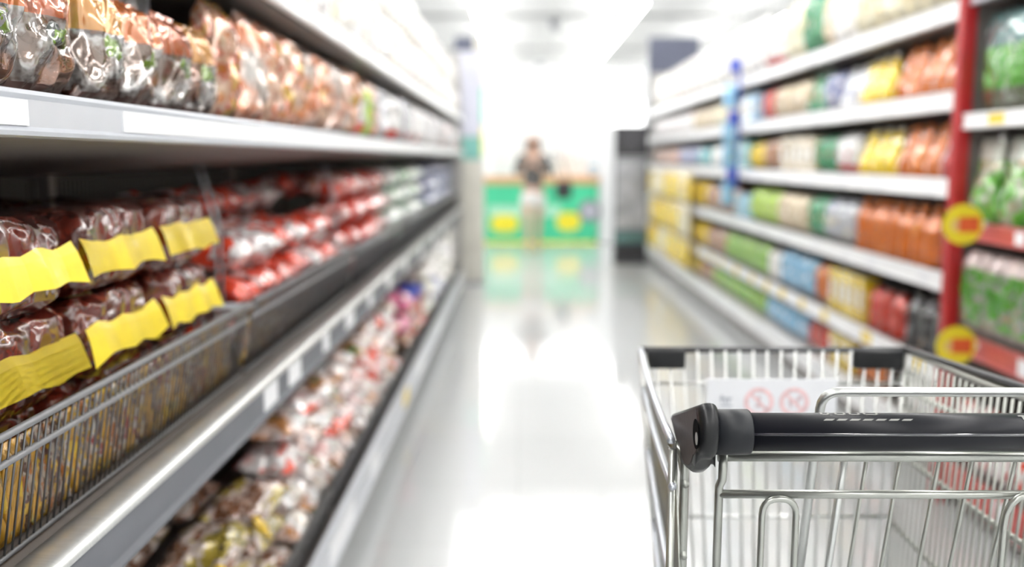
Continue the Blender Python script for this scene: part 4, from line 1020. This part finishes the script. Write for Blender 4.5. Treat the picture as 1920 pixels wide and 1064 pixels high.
for s in (-1, 1):
    m_ = lambda x: x if s < 0 else 2*CX0 - x
    bm = B()
    lx = m_(0.214); rx_ = m_(0.256)
    prof = [(lx, 0.0235), (lx, 0.0252), (rx_ + (-0.002 if s < 0 else 0.002), 0.0252), (rx_, 0.0240), (rx_, 0.0205)]
    rings = []
    for x, rad in prof: rings.append([bm.verts.new((x, HY + rad*math.cos(2*PI*k/40), HZ + rad*math.sin(2*PI*k/40))) for k in range(40)])
    for a, b_ in zip(rings, rings[1:]):
        for k in range(40): bm.faces.new((a[k], a[(k+1) % 40], b_[(k+1) % 40], b_[k]))
    tp_('collar', bm, M_collar)
    # end bracket: rounded nose round the bar, flat cheek running forward
    prof = []
    for k in range(9):
        a = math.radians(118 + k * 17.5)
        prof.append((HY + 0.002 + 0.0360*math.cos(a), HZ + 0.005 + 0.0360*math.sin(a)))
    prof += [(1.008, 0.953), (1.030, 0.941), (1.056, 0.936), (1.074, 0.938), (1.160, 0.962), (1.167, 0.967), (1.161, 0.975)]
    x0 = m_(0.1955); x1 = m_(0.2175)
    bm = B(); extrude_poly(bm, [(x0, y, z) for y, z in prof], (x1 - x0, 0, 0))
    es_ = [e for e in bm.edges if abs(e.verts[0].co.x - e.verts[1].co.x) < 1e-6]
    bmesh.ops.bevel(bm, geom=es_, offset=0.0085, segments=4, affect='EDGES', profile=0.5)
    cp = tp_('end_bracket', bm, M_blackpl)
    # cheek plate with the screw hole
    cen = Vector((x0, 1.04, 0.985)); pts = []
    for y, z in prof:
        p = Vector((x0, y, z)); pts.append(cen + (p - cen)*0.82)
    bm = B(); extrude_poly(bm, pts, ((x1 - x0)*0.02, 0, 0), bev=0.0); shift(bm, (-0.0006 if s < 0 else 0.0006, 0, 0)); tp_('cheek_plate', bm, M_capface, cp, smooth=False)
    xs_ = x0 - 0.0012 if s < 0 else x0 + 0.0012
    bm = B(); disc(bm, (xs_, 0.9870, 1.0000), 0.0165, axis='x', th=(0.0004 if s < 0 else -0.0004)); tp_('screw_hole', bm, plain('hole_black', (0.002, 0.002, 0.0025), 0.8, spec=0.05), cp, smooth=False)
    bm = B(); disc(bm, (xs_ - (0.0003 if s < 0 else -0.0003), 0.981, 0.9965), 0.0070, axis='x', th=(0.0003 if s < 0 else -0.0003)); tp_('screw', bm, M_steel, cp, smooth=False)
def lerp(a, b_, t): return Vector(a)*(1 - t) + Vector(b_)*t
# rear gate: posts, cross bars and loops
gx0, gx1 = 0.2315, 0.7185
bm = B()
tube(bm, [(gx0 - 0.003, 1.028, 0.9615), (gx1 + 0.003, 1.028, 0.9615)], 0.0062, n=12)
for x in (gx0, gx1):
    tube(bm, [(x + (0.0025 if x < CX0 else -0.0025), 1.024, 0.966), (x + (0.002 if x < CX0 else -0.002), 1.024, 0.935), (x, 1.030, 0.925), (x, 1.036, 0.43)], 0.0050, n=12)
tube(bm, [(gx0, 1.030, 0.9155), (gx1, 1.030, 0.9155)], 0.0050, n=12)
tube(bm, [(gx0, 1.034, 0.62), (gx1, 1.034, 0.62)], 0.0045, n=10)
tube(bm, [(gx0, 1.036, 0.45), (gx1, 1.036, 0.45)], 0.0045, n=10)
gate = tp_('rear_gate', bm, M_steel)
for xa, xb in ((0.2800, 0.3190),):
    bm = B(); tube(bm, [(xa, 1.026, 0.46), (xa, 1.023, 0.9125), (xb, 1.023, 0.9125), (xb, 1.026, 0.46)], 0.0039, n=12, round_=0.022); tp_('wire_loop', bm, M_steel, gate)
bm = B(); tube(bm, [(0.556, 1.026, 0.46), (0.556, 1.020, 0.922), (0.670, 1.020, 0.922), (0.670, 1.026, 0.46)], 0.0039, n=12, round_=0.04); tp_('wire_loop', bm, M_steel, gate)
# child seat flap: leans forward into the basket
def flap_pt(x, z): return (x, 1.060 + max(0, (1.035 - z))*0.25, z)
bm = B()
fx0, fx1 = 0.3555, 0.680
tube(bm, [flap_pt(fx0 + 0.004, 0.62), flap_pt(fx0, 1.0285), flap_pt(fx1, 1.0285), flap_pt(fx1 - 0.004, 0.62)], 0.0056, n=14, round_=0.022)
tube(bm, [flap_pt(fx0 - 0.004, 0.9500), flap_pt(0.74, 0.9500)], 0.0040, n=10)
tube(bm, [flap_pt(0.393, 0.952), flap_pt(0.394, 0.62)], 0.0047, n=10)
fl = tp_('child_seat_flap', bm, M_chrome)
for px_ in (1627, 1690, 1763, 1825, 1906, 1975, 2040):
    x = (px_ - 972) / F_PX * 1.111
    bm = B(); tube(bm, [(x, flap_pt(x, 0.966)[1] - 0.005, 0.966), (x, flap_pt(x, 0.62)[1] - 0.005, 0.62)], 0.0026, n=8); tp_('flap_wire', bm, M_steel, fl)
# basket: corners of its side walls
def side_pt(s, u, v):
    """u: 0 rear .. 1 front, v: 0 rim .. 1 foot"""
    a = lerp((0.179, 1.055, 0.972), (0.2285, 1.70, 0.945), u); b_ = lerp((0.215, 1.085, 0.42), (0.262, 1.655, 0.50), u)
    p = lerp(a, b_, v)
    p.z += -0.012*math.sin(PI*u)*(1 - v)
    if s > 0: p.x = 2*CX0 - p.x
    return p
def front_pt(t, v): return lerp(side_pt(-1, 1, v), side_pt(1, 1, v), t)
for s in (-1, 1):
    bm = B()
    for v, r_, u0 in ((0.0, 0.0052, 0.0), (0.105, 0.0050, 0.0), (0.42, 0.0046, 0.0), (0.72, 0.0046, 0.0), (1.0, 0.0050, 0.0)):
        pts = [side_pt(s, u0 + (1 - u0)*k/10, v + (0.055*(k/10) if v == 0.105 else 0)) for k in range(11)]
        tube(bm, pts, r_, n=10)
    sp_ = tp_('side_panel', bm, M_bluesteel if s < 0 else M_steel)
    bm = B()
    for k in range(1, 36):
        u = k/36.0; off = Vector((0.006*(1 if s < 0 else -1), 0, 0))
        tube(bm, [side_pt(s, u, 0.01) + off, side_pt(s, u, 1.0) + off], 0.0022, n=6)
    tp_('upright_wires', bm, M_steel, sp_)
# dark rim bar on the front and the far part of the right rail
bm = B(); tube(bm, [front_pt(0.0, 0.0), front_pt(1.0, 0.0)], 0.0058, n=12); tube(bm, [side_pt(1, 1.0, -0.006), side_pt(1, 0.0, -0.006)], 0.0054, n=10)
tp_('dark_rim', bm, plain('dark_rim_plastic', (0.06, 0.06, 0.065), 0.4), None)
for t0, t1 in ((0.022, 0.165), (0.80, 0.985)):
    bm = B(); a = front_pt(t0, 0.0); b_ = front_pt(t1, 0.0)
    box(bm, a.x, b_.x, a.y - 0.014, a.y + 0.014, a.z - 0.034, a.z + 0.002, bev=0.004); tp_('corner_guard', bm, M_blackpl)
bm = B()
for v, r_ in ((0.14, 0.0035), (0.40, 0.004), (0.70, 0.004), (1.0, 0.0045)):
    tube(bm, [front_pt(0, v), front_pt(1, v)], r_, n=8)
tube(bm, [side_pt(-1, 1, 0.0), side_pt(-1, 1, 1.0)], 0.0050, n=10); tube(bm, [side_pt(1, 1, 0.0), side_pt(1, 1, 1.0)], 0.0050, n=10)
fp = tp_('front_panel', bm, M_chrome)
bm = B()
for k in range(1, 19):
    t = k/19.0; tube(bm, [front_pt(t, 0.0) - Vector((0, 0.006, 0)), front_pt(t, 1.0) - Vector((0, 0.006, 0))], 0.0028, n=6)
tp_('upright_wires', bm, M_chrome, fp)
bm = B()
for k in range(20):
    t = k/19.0; a = lerp(side_pt(-1, 0, 1), side_pt(1, 0, 1), t); b_ = front_pt(t, 1.0); tube(bm, [a, b_], 0.0028, n=6)
for u in (0.2, 0.45, 0.7): tube(bm, [side_pt(-1, u, 1), side_pt(1, u, 1)], 0.004, n=6)
tp_('basket_floor', bm, M_steel)
# notice plate on the front panel
sy = 1.672
bm = B(); box(bm, 0.3475, 0.588, sy, sy + 0.003, 0.792, 0.896, bev=0.0008); ns = tp_('notice_plate', bm, M_sign, smooth=False)
for cx in (0.4440, 0.5090):
    bm = B(); ring(bm, (cx, sy - 0.001, 0.853), 0.0195, 0.0275, 0.001)
    for a0 in (-0.78,):
        dx, dz = 0.020*math.cos(a0), 0.020*math.sin(a0)
        nx_, nz_ = 0.0028*math.sin(a0), -0.0028*math.cos(a0)
        extrude_poly(bm, [(cx - dx + nx_, sy - 0.001, 0.853 - dz + nz_), (cx + dx + nx_, sy - 0.001, 0.853 + dz + nz_), (cx + dx - nx_, sy - 0.001, 0.853 + dz - nz_), (cx - dx - nx_, sy - 0.001, 0.853 - dz - nz_)], (0, 0.001, 0))
    tp_('prohibition_ring', bm, M_ring, ns, smooth=False)
    bm = B()
    if cx < 0.47:
        disc(bm, (cx, sy - 0.0008, 0.861), 0.0035, th=0.0006); box(bm, cx - 0.003, cx + 0.003, sy - 0.0008, sy, 0.846, 0.858); box(bm, cx - 0.007, cx + 0.006, sy - 0.0008, sy, 0.843, 0.847)
    else:
        box(bm, cx - 0.010, cx + 0.008, sy - 0.0008, sy, 0.850, 0.858); box(bm, cx - 0.008, cx - 0.004, sy - 0.0008, sy, 0.842, 0.85); box(bm, cx + 0.004, cx + 0.008, sy - 0.0008, sy, 0.842, 0.85); disc(bm, (cx + 0.010, sy - 0.0008, 0.861), 0.0045, th=0.0006)
    tp_('pictogram', bm, plain('dull_rose_print', (0.62, 0.48, 0.51), 0.5), ns, smooth=False)
bm = B()
for k, (dx, dz, w_, h_) in enumerate(((0, 0.010, 0.022, 0.003), (0.002, 0.004, 0.003, 0.014), (0.009, 0.0, 0.003, 0.012), (0.015, 0.003, 0.003, 0.010), (0, -0.004, 0.012, 0.003), (0.013, -0.004, 0.010, 0.003))):
    box(bm, 0.372 + dx, 0.372 + dx + w_, sy - 0.001, sy, 0.848 + dz, 0.848 + dz + h_)
tp_('printed_characters', bm, plain('pale_blue_grey_print', (0.45, 0.47, 0.52), 0.5), ns, smooth=False)
# under-frame: corner posts, lower tubes and castors
bm = B()
for s in (-1, 1):
    m_ = lambda x: x if s < 0 else 2*CX0 - x
    tube(bm, [(m_(0.1825), 1.064, 0.958), (m_(0.184), 1.072, 0.10)], 0.0048, n=12)
    tube(bm, [(m_(0.186), 1.10, 0.955), (m_(0.2015), 1.085, 0.945), (m_(0.2015), 1.085, 0.20), (m_(0.204), 1.12, 0.14), (m_(0.25), 1.62, 0.14), (m_(0.27), 1.64, 0.50)], 0.0056, n=12, round_=0.02)
    tube(bm, [(m_(0.2055), 1.16, 0.935), (m_(0.2015), 1.075, 0.909)], 0.0042, n=10)
    tube(bm, [(m_(0.2055), 1.16, 0.85), (m_(0.2015), 1.075, 0.818)], 0.0042, n=10)
tube(bm, [(0.204, 1.10, 0.16), (0.746, 1.10, 0.16)], 0.008, n=10); tube(bm, [(0.25, 1.62, 0.14), (0.70, 1.62, 0.14)], 0.008, n=10)
tp_('under_frame', bm, M_steel)
for x, y in ((0.204, 1.10), (0.746, 1.10), (0.255, 1.60), (0.695, 1.60)):
    bm = B(); box(bm, x - 0.018, x + 0.018, y - 0.025, y + 0.025, 0.10, 0.14, bev=0.004); box(bm, x - 0.018, x - 0.014, y - 0.02, y + 0.03, 0.05, 0.11); box(bm, x + 0.014, x + 0.018, y - 0.02, y + 0.03, 0.05, 0.11); cs = tp_('castor', bm, M_steel)
    bm = B(); prof = [(x - 0.012, 0.050), (x - 0.010, 0.0585), (x + 0.010, 0.0585), (x + 0.012, 0.050)]; rings = []
    for xx, rad in prof: rings.append([bm.verts.new((xx, y + 0.008 + rad*math.cos(2*PI*k/24), 0.0595 + rad*math.sin(2*PI*k/24))) for k in range(24)])
    for a, b_ in zip(rings, rings[1:]):
        for k in range(24): bm.faces.new((a[k], a[(k+1) % 24], b_[(k+1) % 24], b_[k]))
    bm.faces.new(rings[0]); bm.faces.new(list(reversed(rings[-1])))
    tp_('wheel', bm, M_rubber, cs)
tag(tr, 'grey wire shopping trolley with a black handle and a notice plate', 'shopping trolley')

for p in list(PR.values()):
    if p['_used'] == 0:
        for ch in list(p.children): bpy.data.objects.remove(ch)
        bpy.data.objects.remove(p)
for o in C.objects:
    for k_ in ('_used', '_h'):
        if k_ in o.keys(): del o[k_]
